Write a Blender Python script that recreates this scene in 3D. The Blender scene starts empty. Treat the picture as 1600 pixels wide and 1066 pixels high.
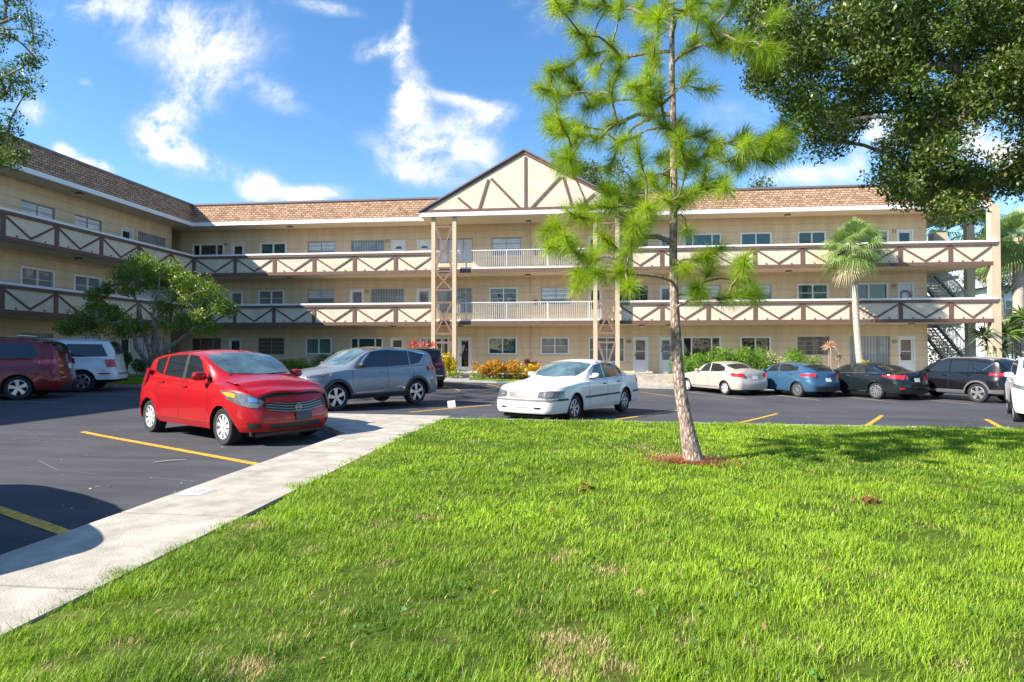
import bpy, bmesh, math, random
import numpy as np
from mathutils import Vector, Matrix
PI = math.pi
random.seed(7)
C = bpy.context.scene.collection
scene = bpy.context.scene

# ------------------------------------------------------------ camera, sky, sun, exposure
CAM_Z, FPX, PITCH, YAW = 1.5, 920.0, math.radians(0.94), math.radians(6.26)
cd = bpy.data.cameras.new('camera'); cam = bpy.data.objects.new('camera', cd); C.objects.link(cam)
cd.sensor_width = 36; cd.lens = FPX / 1600 * 36; cd.clip_start = 0.1; cd.clip_end = 2000
cam.location = (0, 0, CAM_Z); cam.rotation_euler = (PI / 2 + PITCH, 0, YAW)
scene.camera = cam
scene.view_settings.view_transform = 'Standard'; scene.view_settings.look = 'None'
scene.view_settings.exposure = 1.16; scene.view_settings.gamma = 1.0
SUN_TO = Vector((1.0, 0.58, -0.857)).normalized()      # direction the light travels
SUN_EL = math.asin(-SUN_TO.z); SUN_AZ = math.atan2(-SUN_TO.x, -SUN_TO.y)
sl = bpy.data.lights.new('sun', 'SUN'); so = bpy.data.objects.new('sun', sl); C.objects.link(so)
sl.energy = 4.9; sl.angle = math.radians(0.53); sl.color = (1.0, 0.93, 0.82)
so.location = (-60, -30, 60); so.rotation_euler = SUN_TO.to_track_quat('-Z', 'Y').to_euler()
scene.cycles.max_bounces = 6; scene.cycles.diffuse_bounces = 3; scene.cycles.glossy_bounces = 3
scene.cycles.transparent_max_bounces = 6; scene.cycles.transmission_bounces = 3
scene.cycles.use_adaptive_sampling = True; scene.cycles.adaptive_threshold = 0.02
scene.cycles.sample_clamp_indirect = 6

def ray(px, py):
    u, v = (px - 800) / FPX, (533 - py) / FPX
    c, s = math.cos(PITCH), math.sin(PITCH)
    Y, Z = c - s * v, s + c * v
    c, s = math.cos(YAW), math.sin(YAW)
    return (c * u - s * Y, s * u + c * Y, Z)
def on_y(px, py, Y):
    d = ray(px, py); k = Y / d[1]; return Vector((d[0] * k, Y, CAM_Z + d[2] * k))
def on_x(px, py, X):
    d = ray(px, py); k = X / d[0]; return Vector((X, d[1] * k, CAM_Z + d[2] * k))
def on_z(px, py, Z):
    d = ray(px, py); k = (Z - CAM_Z) / d[2]; return Vector((d[0] * k, d[1] * k, Z))

world = bpy.data.worlds.new('World'); scene.world = world; world.use_nodes = True
def build_sky():
    nt = world.node_tree; N = nt.nodes; Lk = nt.links; N.clear()
    out = N.new('ShaderNodeOutputWorld'); bg = N.new('ShaderNodeBackground'); Lk.new(bg.outputs[0], out.inputs[0])
    sky = N.new('ShaderNodeTexSky'); sky.sky_type = 'NISHITA'; sky.sun_disc = False
    sky.sun_elevation = SUN_EL; sky.sun_rotation = SUN_AZ; sky.air_density = 1.0; sky.dust_density = 0.3; sky.ozone_density = 2.5
    hsv = N.new('ShaderNodeHueSaturation'); hsv.inputs['Saturation'].default_value = 1.22; hsv.inputs['Value'].default_value = 0.84
    Lk.new(sky.outputs[0], hsv.inputs['Color'])
    tc = N.new('ShaderNodeTexCoord'); sep = N.new('ShaderNodeSeparateXYZ'); Lk.new(tc.outputs['Generated'], sep.inputs[0])
    def M(op, a, b=None, cl=False):
        m = N.new('ShaderNodeMath'); m.operation = op; m.use_clamp = cl
        for i, q in enumerate((a, b)):
            if q is None: continue
            if isinstance(q, (int, float)): m.inputs[i].default_value = q
            else: Lk.new(q, m.inputs[i])
        return m.outputs[0]
    yy = M('MAXIMUM', sep.outputs[1], 0.05)
    u = M('DIVIDE', sep.outputs[0], yy); v = M('DIVIDE', sep.outputs[2], yy)
    comb = N.new('ShaderNodeCombineXYZ'); Lk.new(u, comb.inputs[0]); Lk.new(v, comb.inputs[1])
    nz = N.new('ShaderNodeTexNoise'); nz.inputs['Scale'].default_value = 8.0; nz.inputs['Detail'].default_value = 9; nz.inputs['Roughness'].default_value = 0.67
    nz.inputs['Distortion'].default_value = 0.35
    Lk.new(comb.outputs[0], nz.inputs['Vector'])
    nz2 = N.new('ShaderNodeTexNoise'); nz2.inputs['Scale'].default_value = 3.0; nz2.inputs['Detail'].default_value = 5; nz2.inputs['Roughness'].default_value = 0.6
    mp = N.new('ShaderNodeMapping'); mp.inputs['Rotation'].default_value = (0, 0, 0.6); mp.inputs['Scale'].default_value = (1, 3.2, 1)
    Lk.new(comb.outputs[0], mp.inputs[0]); Lk.new(mp.outputs[0], nz2.inputs['Vector'])
    total = None
    # cloud masses: (px, py, rx, ry, tilt deg, density)
    blobs = [(270, 40, 150, 60, -12, .72), (320, 118, 60, 88, -28, .68), (130, 15, 90, 24, 0, .5), (252, 205, 40, 44, -25, 1.0), (275, 235, 62, 24, -25, 1.0), (60, 172, 38, 24, -20, .8), (105, 238, 26, 13, -20, 1.2), (150, 258, 32, 12, -15, 1.3),
             (128, 127, 20, 10, -20, .7), (430, 150, 50, 24, -30, .55), (402, 297, 26, 20, 0, 1.7), (490, 304, 44, 13, 0, 1.6), (640, 160, 26, 46, -8, 1.6), (648, 228, 50, 36, -20, .9), (738, 228, 54, 34, -25, .95),
             (665, 275, 70, 18, -12, .7), (600, 75, 42, 20, 10, .95), (632, 55, 12, 60, -8, .75), (768, 178, 38, 17, 5, .95), (712, 155, 50, 10, -15, .7), (505, 10, 60, 12, -15, .7), (850, 25, 60, 30, -10, .55),
             (1170, 170, 80, 50, 20, .35), (1368, 212, 30, 28, 0, 1.5), (1330, 268, 80, 20, 8, .7), (1230, 272, 60, 14, 5, .5), (560, 215, 70, 20, -30, .3), (1560, 240, 60, 50, 0, 1.0), (1150, 20, 90, 60, 0, .35), (330, 260, 120, 30, -15, .35),
             (-250, 150, 200, 90, 0, .9), (1900, 150, 220, 90, 0, .9)]
    for (px, py, rx, ry, tilt, den) in blobs:
        d = ray(px, py); cu, cv = d[0] / d[1], d[2] / d[1]
        a = math.radians(tilt); ca, sa = math.cos(a), math.sin(a); ru, rv = rx / FPX * 1.12, ry / FPX * 1.12
        du, dv = M('SUBTRACT', u, cu), M('SUBTRACT', v, cv)
        p = M('MULTIPLY', M('ADD', M('MULTIPLY', du, ca), M('MULTIPLY', dv, sa)), 1 / ru)
        q = M('MULTIPLY', M('ADD', M('MULTIPLY', du, -sa), M('MULTIPLY', dv, ca)), 1 / rv)
        r2 = M('ADD', M('MULTIPLY', p, p), M('MULTIPLY', q, q))
        g = M('MULTIPLY', M('EXPONENT', M('MULTIPLY', r2, -0.95)), den)
        total = g if total is None else M('ADD', total, g)
    n1 = M('MULTIPLY', M('SUBTRACT', nz.outputs[0], 0.5), 4.8)
    n2 = M('MULTIPLY', M('SUBTRACT', nz2.outputs[0], 0.5), 1.6)
    dens = M('ADD', M('MULTIPLY', M('ADD', M('ADD', n1, n2), 1.0), M('MINIMUM', total, 1.6)), M('MULTIPLY', M('ADD', n2, -0.1), 0.22))
    ramp = N.new('ShaderNodeMapRange'); ramp.interpolation_type = 'SMOOTHSTEP'; ramp.inputs['From Min'].default_value = 0.12; ramp.inputs['From Max'].default_value = 1.35
    Lk.new(dens, ramp.inputs['Value'])
    front = M('GREATER_THAN', sep.outputs[1], 0.02)
    fac = M('MULTIPLY', ramp.outputs[0], front)
    mix = N.new('ShaderNodeMixRGB'); Lk.new(fac, mix.inputs[0]); Lk.new(hsv.outputs[0], mix.inputs[1]); cc = N.new('ShaderNodeMixRGB'); Lk.new(M('MULTIPLY', dens, .55, True), cc.inputs[0]); cc.inputs[1].default_value = (2.6, 2.85, 3.2, 1); cc.inputs[2].default_value = (4.1, 4.15, 4.25, 1); Lk.new(cc.outputs[0], mix.inputs[2])
    Lk.new(mix.outputs[0], bg.inputs['Color']); bg.inputs['Strength'].default_value = 0.14
build_sky()

# ------------------------------------------------------------ ground heights
def S(t): t = min(1.0, max(0.0, t)); return t * t * (3 - 2 * t)
def gz(x, y): return -0.45 * S((x + 14) / 22) * S((y - 8) / 14) + 0.09 * S((-x - 8) / 6)
def nS(t): t = np.clip(t, 0, 1); return t * t * (3 - 2 * t)
def ngz(x, y): return -0.45 * nS((x + 14) / 22) * nS((y - 8) / 14) + 0.09 * nS((-x - 8) / 6)
def ground_hit(px, py, up=0.0):
    z = 0.0
    for _ in range(12):
        p = on_z(px, py, z + up); z = gz(p.x, p.y)
    return on_z(px, py, z + up)

# ------------------------------------------------------------ materials
MAT = {}
def mat(name, col=(.5, .5, .5), rough=.7, metal=0., spec=.5, coat=0., noise=0., nscale=8., bump=0., bscale=60., emit=None, alpha=1., dark=None, trans=0.):
    if name in MAT: return MAT[name]
    m = bpy.data.materials.new(name); m.use_nodes = True; nt = m.node_tree; b = nt.nodes['Principled BSDF']
    b.inputs['Base Color'].default_value = (*col, 1); b.inputs['Roughness'].default_value = rough; b.inputs['Metallic'].default_value = metal
    b.inputs['Specular IOR Level'].default_value = spec; b.inputs['Coat Weight'].default_value = coat; b.inputs['Coat Roughness'].default_value = .03
    b.inputs['Transmission Weight'].default_value = trans
    if noise > 0:
        tc = nt.nodes.new('ShaderNodeTexCoord'); nz = nt.nodes.new('ShaderNodeTexNoise'); nz.inputs['Scale'].default_value = nscale; nz.inputs['Detail'].default_value = 6; nz.inputs['Roughness'].default_value = .65
        nt.links.new(tc.outputs['Object'], nz.inputs['Vector'])
        cr = nt.nodes.new('ShaderNodeValToRGB'); cr.color_ramp.elements[0].position = .3; cr.color_ramp.elements[1].position = .7
        d = dark if dark else tuple(c * (1 - noise) for c in col)
        cr.color_ramp.elements[0].color = (*d, 1); cr.color_ramp.elements[1].color = (*tuple(min(1, c * (1 + noise * .5)) for c in col), 1)
        nt.links.new(nz.outputs[0], cr.inputs[0]); nt.links.new(cr.outputs[0], b.inputs['Base Color'])
    if bump > 0:
        tc = nt.nodes.new('ShaderNodeTexCoord'); nz = nt.nodes.new('ShaderNodeTexNoise'); nz.inputs['Scale'].default_value = bscale; nz.inputs['Detail'].default_value = 4
        nt.links.new(tc.outputs['Object'], nz.inputs['Vector']); bp = nt.nodes.new('ShaderNodeBump'); bp.inputs['Strength'].default_value = bump; bp.inputs['Distance'].default_value = .01
        nt.links.new(nz.outputs[0], bp.inputs['Height']); nt.links.new(bp.outputs[0], b.inputs['Normal'])
    if emit: b.inputs['Emission Color'].default_value = (*emit, 1); b.inputs['Emission Strength'].default_value = 1
    MAT[name] = m; return m

def leaf_mat(name, c1, c2, rough=.45, trans=.35, c3=None):
    """colour varies per leaf through the 'tint' attribute"""
    if name in MAT: return MAT[name]
    m = bpy.data.materials.new(name); m.use_nodes = True; nt = m.node_tree; N = nt.nodes; Lk = nt.links; b = N['Principled BSDF']; out = N['Material Output']
    at = N.new('ShaderNodeAttribute'); at.attribute_name = 'tint'
    cr = N.new('ShaderNodeValToRGB'); cr.color_ramp.elements[0].color = (*c1, 1); cr.color_ramp.elements[1].color = (*c2, 1); cr.color_ramp.elements[1].position = .85 if c3 else 1.
    if c3: e = cr.color_ramp.elements.new(.93); e.color = (*c3, 1)
    Lk.new(at.outputs['Fac'], cr.inputs[0]); Lk.new(cr.outputs[0], b.inputs['Base Color']); b.inputs['Roughness'].default_value = rough; b.inputs['Specular IOR Level'].default_value = .4
    t = N.new('ShaderNodeBsdfTranslucent'); hs = N.new('ShaderNodeHueSaturation'); hs.inputs['Value'].default_value = 1.5; hs.inputs['Saturation'].default_value = 1.1; Lk.new(cr.outputs[0], hs.inputs['Color']); Lk.new(hs.outputs[0], t.inputs[0])
    mx = N.new('ShaderNodeMixShader'); mx.inputs[0].default_value = trans; Lk.new(b.outputs[0], mx.inputs[1]); Lk.new(t.outputs[0], mx.inputs[2]); Lk.new(mx.outputs[0], out.inputs[0])
    MAT[name] = m; return m

# ------------------------------------------------------------ mesh helpers
class MB:
    def __init__(s): s.v = []; s.f = []; s.m = []; s.mi = 0
    def quad(s, a, b, c, d): n = len(s.v); s.v += [tuple(a), tuple(b), tuple(c), tuple(d)]; s.f.append((n, n + 1, n + 2, n + 3)); s.m.append(s.mi)
    def box(s, x0, x1, y0, y1, z0, z1):
        n = len(s.v); s.v += [(x, y, z) for z in (z0, z1) for (x, y) in ((x0, y0), (x1, y0), (x1, y1), (x0, y1))]
        for f in ((0, 3, 2, 1), (4, 5, 6, 7), (0, 1, 5, 4), (1, 2, 6, 5), (2, 3, 7, 6), (3, 0, 4, 7)): s.f.append(tuple(n + i for i in f)); s.m.append(s.mi)
        return s
    def beam(s, a, b, w, d, nrm):
        """rectangular bar from a to b, width w (in the plane), depth d along nrm"""
        a, b, nrm = Vector(a), Vector(b), Vector(nrm).normalized(); t = (b - a).normalized(); u = t.cross(nrm).normalized() * w / 2; n = nrm * d
        k = len(s.v); s.v += [tuple(p) for p in (a - u, a + u, a + u + n, a - u + n, b - u, b + u, b + u + n, b - u + n)]
        for f in ((0, 1, 2, 3), (7, 6, 5, 4), (0, 4, 5, 1), (1, 5, 6, 2), (2, 6, 7, 3), (3, 7, 4, 0)): s.f.append(tuple(k + i for i in f)); s.m.append(s.mi)
        return s
    def tube(s, pts, rads, n=8, cap=True):
        k = len(s.v); pts = [Vector(p) for p in pts]; prev = None
        for i, p in enumerate(pts):
            t = (pts[min(i + 1, len(pts) - 1)] - pts[max(i - 1, 0)]).normalized()
            if prev is None: u = t.orthogonal().normalized()
            else: u = (prev - t * prev.dot(t)).normalized()
            prev = u; w = t.cross(u)
            for j in range(n):
                a = 2 * PI * j / n; s.v.append(tuple(p + (u * math.cos(a) + w * math.sin(a)) * rads[i]))
        for i in range(len(pts) - 1):
            for j in range(n): s.f.append((k + i * n + j, k + i * n + (j + 1) % n, k + (i + 1) * n + (j + 1) % n, k + (i + 1) * n + j)); s.m.append(s.mi)
        if cap: s.f.append(tuple(k + j for j in reversed(range(n)))); s.f.append(tuple(k + (len(pts) - 1) * n + j for j in range(n))); s.m += [s.mi, s.mi]
        return s
    def lathe(s, prof, n=24, axis='y', closed=False, c=(0, 0, 0)):
        """prof: (r, h) around axis"""
        k = len(s.v); m = len(prof)
        for j in range(n):
            a = 2 * PI * j / n; ca, sa = math.cos(a), math.sin(a)
            for r, h in prof:
                s.v.append((c[0] + r * ca, c[1] + h, c[2] + r * sa) if axis == 'y' else (c[0] + r * ca, c[1] + r * sa, c[2] + h))
        for j in range(n):
            for i in range(m if closed else m - 1):
                i2 = (i + 1) % m; a, b = k + j * m, k + ((j + 1) % n) * m
                s.f.append((a + i, b + i, b + i2, a + i2)); s.m.append(s.mi)
        return s
    def grid(s, P, flip=False):
        """P: rows of points"""
        k = len(s.v); R, Cc = len(P), len(P[0])
        for r in P: s.v += [tuple(p) for p in r]
        for i in range(R - 1):
            for j in range(Cc - 1):
                q = (k + i * Cc + j, k + i * Cc + j + 1, k + (i + 1) * Cc + j + 1, k + (i + 1) * Cc + j)
                s.f.append(q[::-1] if flip else q); s.m.append(s.mi)
        return s
    def build(s, name, mats, parent=None, smooth=False, loc=None, bevel=0, recalc=False):
        me = bpy.data.meshes.new(name); me.from_pydata(s.v, [], s.f)
        if not isinstance(mats, (list, tuple)): mats = [mats]
        for m in mats: me.materials.append(m)
        if len(mats) > 1: me.polygons.foreach_set('material_index', s.m)
        if recalc:
            bm = bmesh.new(); bm.from_mesh(me); bmesh.ops.recalc_face_normals(bm, faces=bm.faces); bm.to_mesh(me); bm.free()
        if smooth: me.shade_smooth(); me.set_sharp_from_angle(angle=math.radians(38))
        me.update()
        o = bpy.data.objects.new(name, me); C.objects.link(o)
        if parent: o.parent = parent
        if loc is not None: o.location = loc
        if bevel:
            md = o.modifiers.new('bevel', 'BEVEL'); md.width = bevel; md.segments = 2; md.limit_method = 'ANGLE'
        return o
def empty(name, loc, rz=0.): o = bpy.data.objects.new(name, None); C.objects.link(o); o.location = loc; o.rotation_euler = (0, 0, rz); o.empty_display_size = .2; return o
def tag(o, label, cat, group=None, kind=None):
    if label: o['label'] = label
    if cat: o['category'] = cat
    if group: o['group'] = group
    if kind: o['kind'] = kind
    return o
def np_mesh(name, V, F, m, parent=None, tint=None, smooth=False):
    """V (n,3), F (k,3|4) all same size; tint per vertex"""
    me = bpy.data.meshes.new(name); n, k, w = len(V), len(F), F.shape[1]
    me.vertices.add(n); me.vertices.foreach_set('co', np.ascontiguousarray(V, dtype=np.float32).ravel())
    me.loops.add(k * w); me.loops.foreach_set('vertex_index', np.ascontiguousarray(F, dtype=np.int32).ravel())
    me.polygons.add(k); me.polygons.foreach_set('loop_start', np.arange(0, k * w, w, dtype=np.int32))
    try: me.polygons.foreach_set('loop_total', np.full(k, w, dtype=np.int32))
    except Exception: pass
    me.update(calc_edges=True)
    if tint is not None:
        a = me.attributes.new('tint', 'FLOAT', 'POINT'); a.data.foreach_set('value', np.ascontiguousarray(tint, dtype=np.float32))
    if smooth: me.shade_smooth()
    me.materials.append(m); o = bpy.data.objects.new(name, me); C.objects.link(o)
    if parent: o.parent = parent
    return o
rng = np.random.default_rng(11)
def norm(a): return a / (np.linalg.norm(a, axis=-1, keepdims=True) + 1e-9)
def leaf_mesh(name, P, size, m, parent=None, aspect=.45, up=.35, base_tint=None, curl=.15):
    """one folded diamond leaf per point of P"""
    n = len(P); a = norm(rng.normal(size=(n, 3)) + [0, 0, -.15]); nn = norm(rng.normal(size=(n, 3)) + [0, 0, up * 3])
    b = norm(np.cross(a, nn)); nn = np.cross(b, a); sz = size * rng.uniform(.7, 1.3, (n, 1))
    V = np.stack([P - a * sz * .5, P + b * sz * aspect * .5 + nn * sz * curl * .3, P + a * sz * .5 - nn * sz * curl, P - b * sz * aspect * .5 + nn * sz * curl * .3], 1).reshape(-1, 3)
    F = np.arange(4 * n).reshape(-1, 4); t = rng.uniform(0, 1, n) * .55 + (base_tint if base_tint is not None else rng.uniform(0, .45, n))
    return np_mesh(name, V, F, m, parent, np.repeat(np.clip(t, 0, 1), 4))
# ------------------------------------------------------------ ground, pavement, markings
def asphalt():
    m = bpy.data.materials.new('asphalt'); m.use_nodes = True; nt = m.node_tree; N = nt.nodes; L = nt.links; b = N['Principled BSDF']
    tc = N.new('ShaderNodeTexCoord')
    n1 = N.new('ShaderNodeTexNoise'); n1.inputs['Scale'].default_value = .35; n1.inputs['Detail'].default_value = 5
    n2 = N.new('ShaderNodeTexNoise'); n2.inputs['Scale'].default_value = 90; n2.inputs['Detail'].default_value = 3
    mp = N.new('ShaderNodeMapping'); mp.inputs['Scale'].default_value = (.25, 2.2, 1); mp.inputs['Rotation'].default_value = (0, 0, .1)
    n3 = N.new('ShaderNodeTexNoise'); n3.inputs['Scale'].default_value = 1.4; n3.inputs['Detail'].default_value = 7; n3.inputs['Roughness'].default_value = .7
    for n in (n1, n2): L.new(tc.outputs['Object'], n.inputs['Vector'])
    L.new(tc.outputs['Object'], mp.inputs[0]); L.new(mp.outputs[0], n3.inputs['Vector'])
    a = N.new('ShaderNodeMath'); a.operation = 'ADD'; L.new(n1.outputs[0], a.inputs[0]); L.new(n3.outputs[0], a.inputs[1])
    a2 = N.new('ShaderNodeMath'); a2.operation = 'MULTIPLY_ADD'; L.new(n2.outputs[0], a2.inputs[0]); a2.inputs[1].default_value = .9; L.new(a.outputs[0], a2.inputs[2])
    cr = N.new('ShaderNodeValToRGB'); cr.color_ramp.elements[0].position = .95; cr.color_ramp.elements[1].position = 1.95
    cr.color_ramp.elements[0].color = (.026, .028, .034, 1); cr.color_ramp.elements[1].color = (.098, .10, .108, 1)
    mr = N.new('ShaderNodeMath'); mr.operation = 'MULTIPLY'; mr.inputs[1].default_value = .5; L.new(a2.outputs[0], mr.inputs[0])
    cr.color_ramp.elements[0].position = .52; cr.color_ramp.elements[1].position = .92
    L.new(mr.outputs[0], cr.inputs[0]); L.new(cr.outputs[0], b.inputs['Base Color']); b.inputs['Roughness'].default_value = .82; b.inputs['Specular IOR Level'].default_value = .35
    bp = N.new('ShaderNodeBump'); bp.inputs['Strength'].default_value = .55; bp.inputs['Distance'].default_value = .006; L.new(n2.outputs[0], bp.inputs['Height']); L.new(bp.outputs[0], b.inputs['Normal'])
    return m
ASPH = asphalt()
CONC = mat('concrete', (.45, .405, .335), .9, noise=.36, nscale=3.2, bump=.5, bscale=70)
KERB = mat('kerb_concrete', (.46, .44, .40), .85, noise=.3, nscale=4, bump=.4)
SOIL = mat('lawn_soil', (.075, .12, .015), 1.0, spec=.05, noise=.55, nscale=9, dark=(.05, .06, .015))
YEL = mat('yellow_paint', (.88, .45, .02), .6, noise=.35, nscale=14, bump=.5, bscale=90, dark=(.34, .20, .03))
PALE = mat('faded_paint', (.36, .31, .2), .7, noise=.4, nscale=20)
WHT = mat('white_paint', (.8, .8, .78), .6, noise=.1, nscale=20)
def sheet(name, xs, ys, zf, m, kind='structure', skirt=0.):
    X, Y = np.meshgrid(xs, ys); Z = zf(X, Y); V = np.stack([X, Y, Z], -1).reshape(-1, 3); a, b = len(ys), len(xs)
    i = np.arange(a * b).reshape(a, b); F = np.stack([i[:-1, :-1], i[:-1, 1:], i[1:, 1:], i[1:, :-1]], -1).reshape(-1, 4)
    if skirt:
        ring = np.concatenate([i[0, :], i[1:, -1], i[-1, -2::-1], i[-2:0:-1, 0]]); W = V[ring].copy(); W[:, 2] -= skirt; k = len(V); n = len(ring); j = np.arange(n)
        V = np.concatenate([V, W]); F = np.concatenate([F, np.stack([ring[j], k + j, k + (j + 1) % n, ring[(j + 1) % n]], -1)])
    o = np_mesh(name, V, F, m, smooth=not skirt); tag(o, None, None, None, kind); return o
def lin(a, b, st): return np.linspace(a, b, max(2, int(round((b - a) / st)) + 1))
far = [-400, -200, -120, -80]
sheet('parking_lot', np.array(far + list(lin(-60, 60, .75)) + [80, 120, 200, 400]), np.array([-200, -80, -40] + list(lin(-20, 60, .75)) + [80, 120, 250, 500]), ngz, ASPH)
def slab(name, polys, h, m, down=.1):
    """flat-topped paving that follows the ground, with real edges"""
    b = MB()
    for P in polys:
        n = len(P); k = len(b.v); b.v += [(x, y, gz(x, y) + h) for x, y in P] + [(x, y, gz(x, y) + h - down) for x, y in P]
        b.f.append(tuple(k + i for i in range(n))); b.m.append(0)
        for i in range(n): b.f.append((k + i, k + n + i, k + n + (i + 1) % n, k + (i + 1) % n)); b.m.append(0)
    o = b.build(name, m, recalc=True); tag(o, None, None, None, 'structure'); return o
G_ = .011
polys = []; y = -9.0
while y < 9.6:
    y2 = min(y + 1.52, 9.62); polys.append([(-3.9, y + G_), (-2.8, y + G_), (-2.8, y2 - G_), (-3.9, y2 - G_)]); y = y2
polys += [[(-3.9, 9.63), (-2.8, 9.63), (-2.8, 12.2), (-3.72, 12.2), (-3.72, 9.9)], [(-3.90, 9.64), (-3.732, 9.9), (-3.732, 12.2), (-5.55, 12.2), (-5.4, 11.6), (-4.9, 10.9)],
          [(-2.8, 12.212), (-2.8, 12.95), (-3.73, 12.98), (-5.75, 12.98), (-5.6, 12.212)]]
slab('pavement', polys, .11, CONC, .14)
slab('kerb', [[(x, 12.34), (x + 2.98, 12.34), (x + 2.98, 12.5), (x, 12.5)] for x in np.arange(-2.79, 32, 3.0)] + [[(32, y), (32.15, y), (32.15, y + 2.98), (32, y + 2.98)] for y in np.arange(-9, 12, 3.)], .11, KERB, .14)
# building side kerbs and walks
slab('kerb', [[(x, 30.3), (x + 2.98, 30.3), (x + 2.98, 30.46), (x, 30.46)] for x in np.arange(-10.0, 26, 3.0)] + [[(-10.16, y), (-10, y), (-10, y + 2.9), (-10.16, y + 2.9)] for y in np.arange(21.0, 30.2, 2.95)]
     + [[(x, 20.84), (x + 2.3, 20.84), (x + 2.3, 21.0), (x, 21.0)] for x in np.arange(-20.9, -10.2, 2.33)], .12, KERB, .16)
slab('kerb', [[(-20.9, y), (-20.74, y), (-20.74, y + 2.98), (-20.9, y + 2.98)] for y in np.arange(-6, 20.8, 2.98)], .12, KERB, .16)
fl = MB(); fl.box(-30, 27, 32.3, 36.5, -.6, .2); fl.box(-26.2, -22.3, -8, 32.29, -.6, .2)
tag(fl.build('walkway', CONC), None, None, None, 'structure')
slab('path', [[(-6.9, 30.47), (-5.6, 30.47), (-5.6, 32.28), (-6.9, 32.28)], [(.9, 30.47), (5.3, 30.47), (5.3, 32.28), (.9, 32.28)], [(17.2, 30.47), (18.9, 30.47), (18.9, 32.28), (17.2, 32.28)]], .17, CONC, .3)
def strip(name, pts, w, m, h=.005, kind='structure'):
    P = [Vector((p[0], p[1], 0)) for p in pts]; b = MB(); R = []
    for a, c in zip(P[:-1], P[1:]):
        t = (c - a); L_ = t.length; t.normalize(); n = Vector((-t.y, t.x, 0)) * w / 2; k = max(2, int(L_ / .4))
        for i in range(k + 1):
            q = a.lerp(c, i / k); wob = 1 + random.uniform(-.05, .05); R.append([(q + n * wob).to_tuple(), (q - n * wob).to_tuple()])
    R = [[(x, y, gz(x, y) + h) for x, y, _ in r] for r in R]
    b.grid(R, True); return tag(b.build(name, m), None, None, None, kind)
LN = 'parking_line'
strip(LN, [(-9.05, 9.94), (-3.93, 7.24)], .11, YEL); strip(LN, [(-9.3, 6.85), (-3.93, 4.32)], .11, YEL); strip(LN, [(-9.3, 3.6), (-3.93, 1.0)], .11, YEL)
strip(LN, [(-9.0, 12.9), (-5.9, 11.6)], .11, YEL)
for a, c in (((640, 644.5), (768, 633)), ((968, 655), (1062, 641)), ((1130, 668), (1215, 646.5)), ((1345, 672), (1378, 649.5)), ((1590, 683), (1541, 655.5))):
    p, q = ground_hit(*a), ground_hit(*c)
    if a[0] > 700: p = q + (p - q).normalized() * 5.0
    if p.y < 12.6: p = q + (p - q) * ((q.y - 12.6) / (q.y - p.y))
    strip(LN, [(p.x, p.y), (q.x, q.y)], .11, YEL)
for a, c in (((1078, 613), (1164, 623)), ((1205, 616.5), (1281, 626)), ((1330, 622), (1402, 629)), ((1455, 626), (1522, 632)), ((990, 611.5), (1049, 619.5)), ((690, 602.5), (719, 610.5)), ((760, 600.5), (780, 604.5)), ((1030, 604), (1056, 607))):
    p, q = ground_hit(*a), ground_hit(*c); strip(LN, [(p.x, p.y), (q.x, q.y)], .1, PALE if a[0] > 1000 else YEL)
for i, (x0, yy_) in enumerate(((-14.0, 14.62), (-13.7, 17.3), (-13.9, 11.9), (-13.9, 9.2))): strip(LN, [(-20.5, yy_ + .0), (x0, yy_)], .09, PALE)
CRK = mat('asphalt_crack', (.16, .155, .15), .9)
for pts in (((2, 693), (42, 690), (118, 681)), ((169, 748), (225, 746), (262, 749), (310, 754)), ((60, 720), (90, 735), (150, 741))): strip('asphalt_crack', [tuple(ground_hit(*p).xy) for p in pts], .014, CRK, .004)
# painted stall numbers on the walk
def text_obj(name, s, size, m, loc, rot, parent=None, ext=.0, label=None, cat=None):
    cu = bpy.data.curves.new(name, 'FONT'); cu.body = s; cu.size = size; cu.align_x = 'CENTER'; cu.align_y = 'CENTER'; cu.extrude = ext; cu.materials.append(m)
    tmp = bpy.data.objects.new('tmp', cu); C.objects.link(tmp); dg = bpy.context.evaluated_depsgraph_get(); me = bpy.data.meshes.new_from_object(tmp.evaluated_get(dg)); bpy.data.objects.remove(tmp)
    o = bpy.data.objects.new(name, me); C.objects.link(o); o.location = loc; o.rotation_euler = rot
    if parent: o.parent = parent
    return o
BLK = mat('black_paint', (.02, .02, .02), .6)
for (px, py, s) in ((333, 769, '33'), (543, 689, '32')):
    p = on_z(px, py, .112); p.x = -3.66; b = MB(); b.quad((-.18, -.17, 0), (.05, -.13, 0), (.06, .12, 0), (-.18, .17, 0))
    o = b.build('stall_number', WHT, loc=(p.x, p.y, .114)); tag(o, {'33': 'white painted patch with black digits 33 on the walk between two yellow lines', '32': 'white painted patch on the walk edge under the nose of the red hatchback'}[s], 'painted number')
    text_obj('digits', s, .14, mat('worn_black', (.12, .12, .12), .8), (-.05, 0, .003), (0, 0, PI / 2), o)
p = ground_hit(706, 637); b = MB(); b.box(-.11, .11, -.006, .006, 0, .2); o = b.build('stall_marker', WHT, loc=(p.x, p.y, p.z), ); o.rotation_euler = (math.radians(-14), math.radians(-7), .2)
tag(o, 'small white card leaning on the asphalt beyond the grass corner', 'marker'); b = MB(); b.box(-.02, .025, -.009, -.0065, .06, .13); b.build('smudge', mat('grey_mark', (.35, .35, .4), .7), o)
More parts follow.
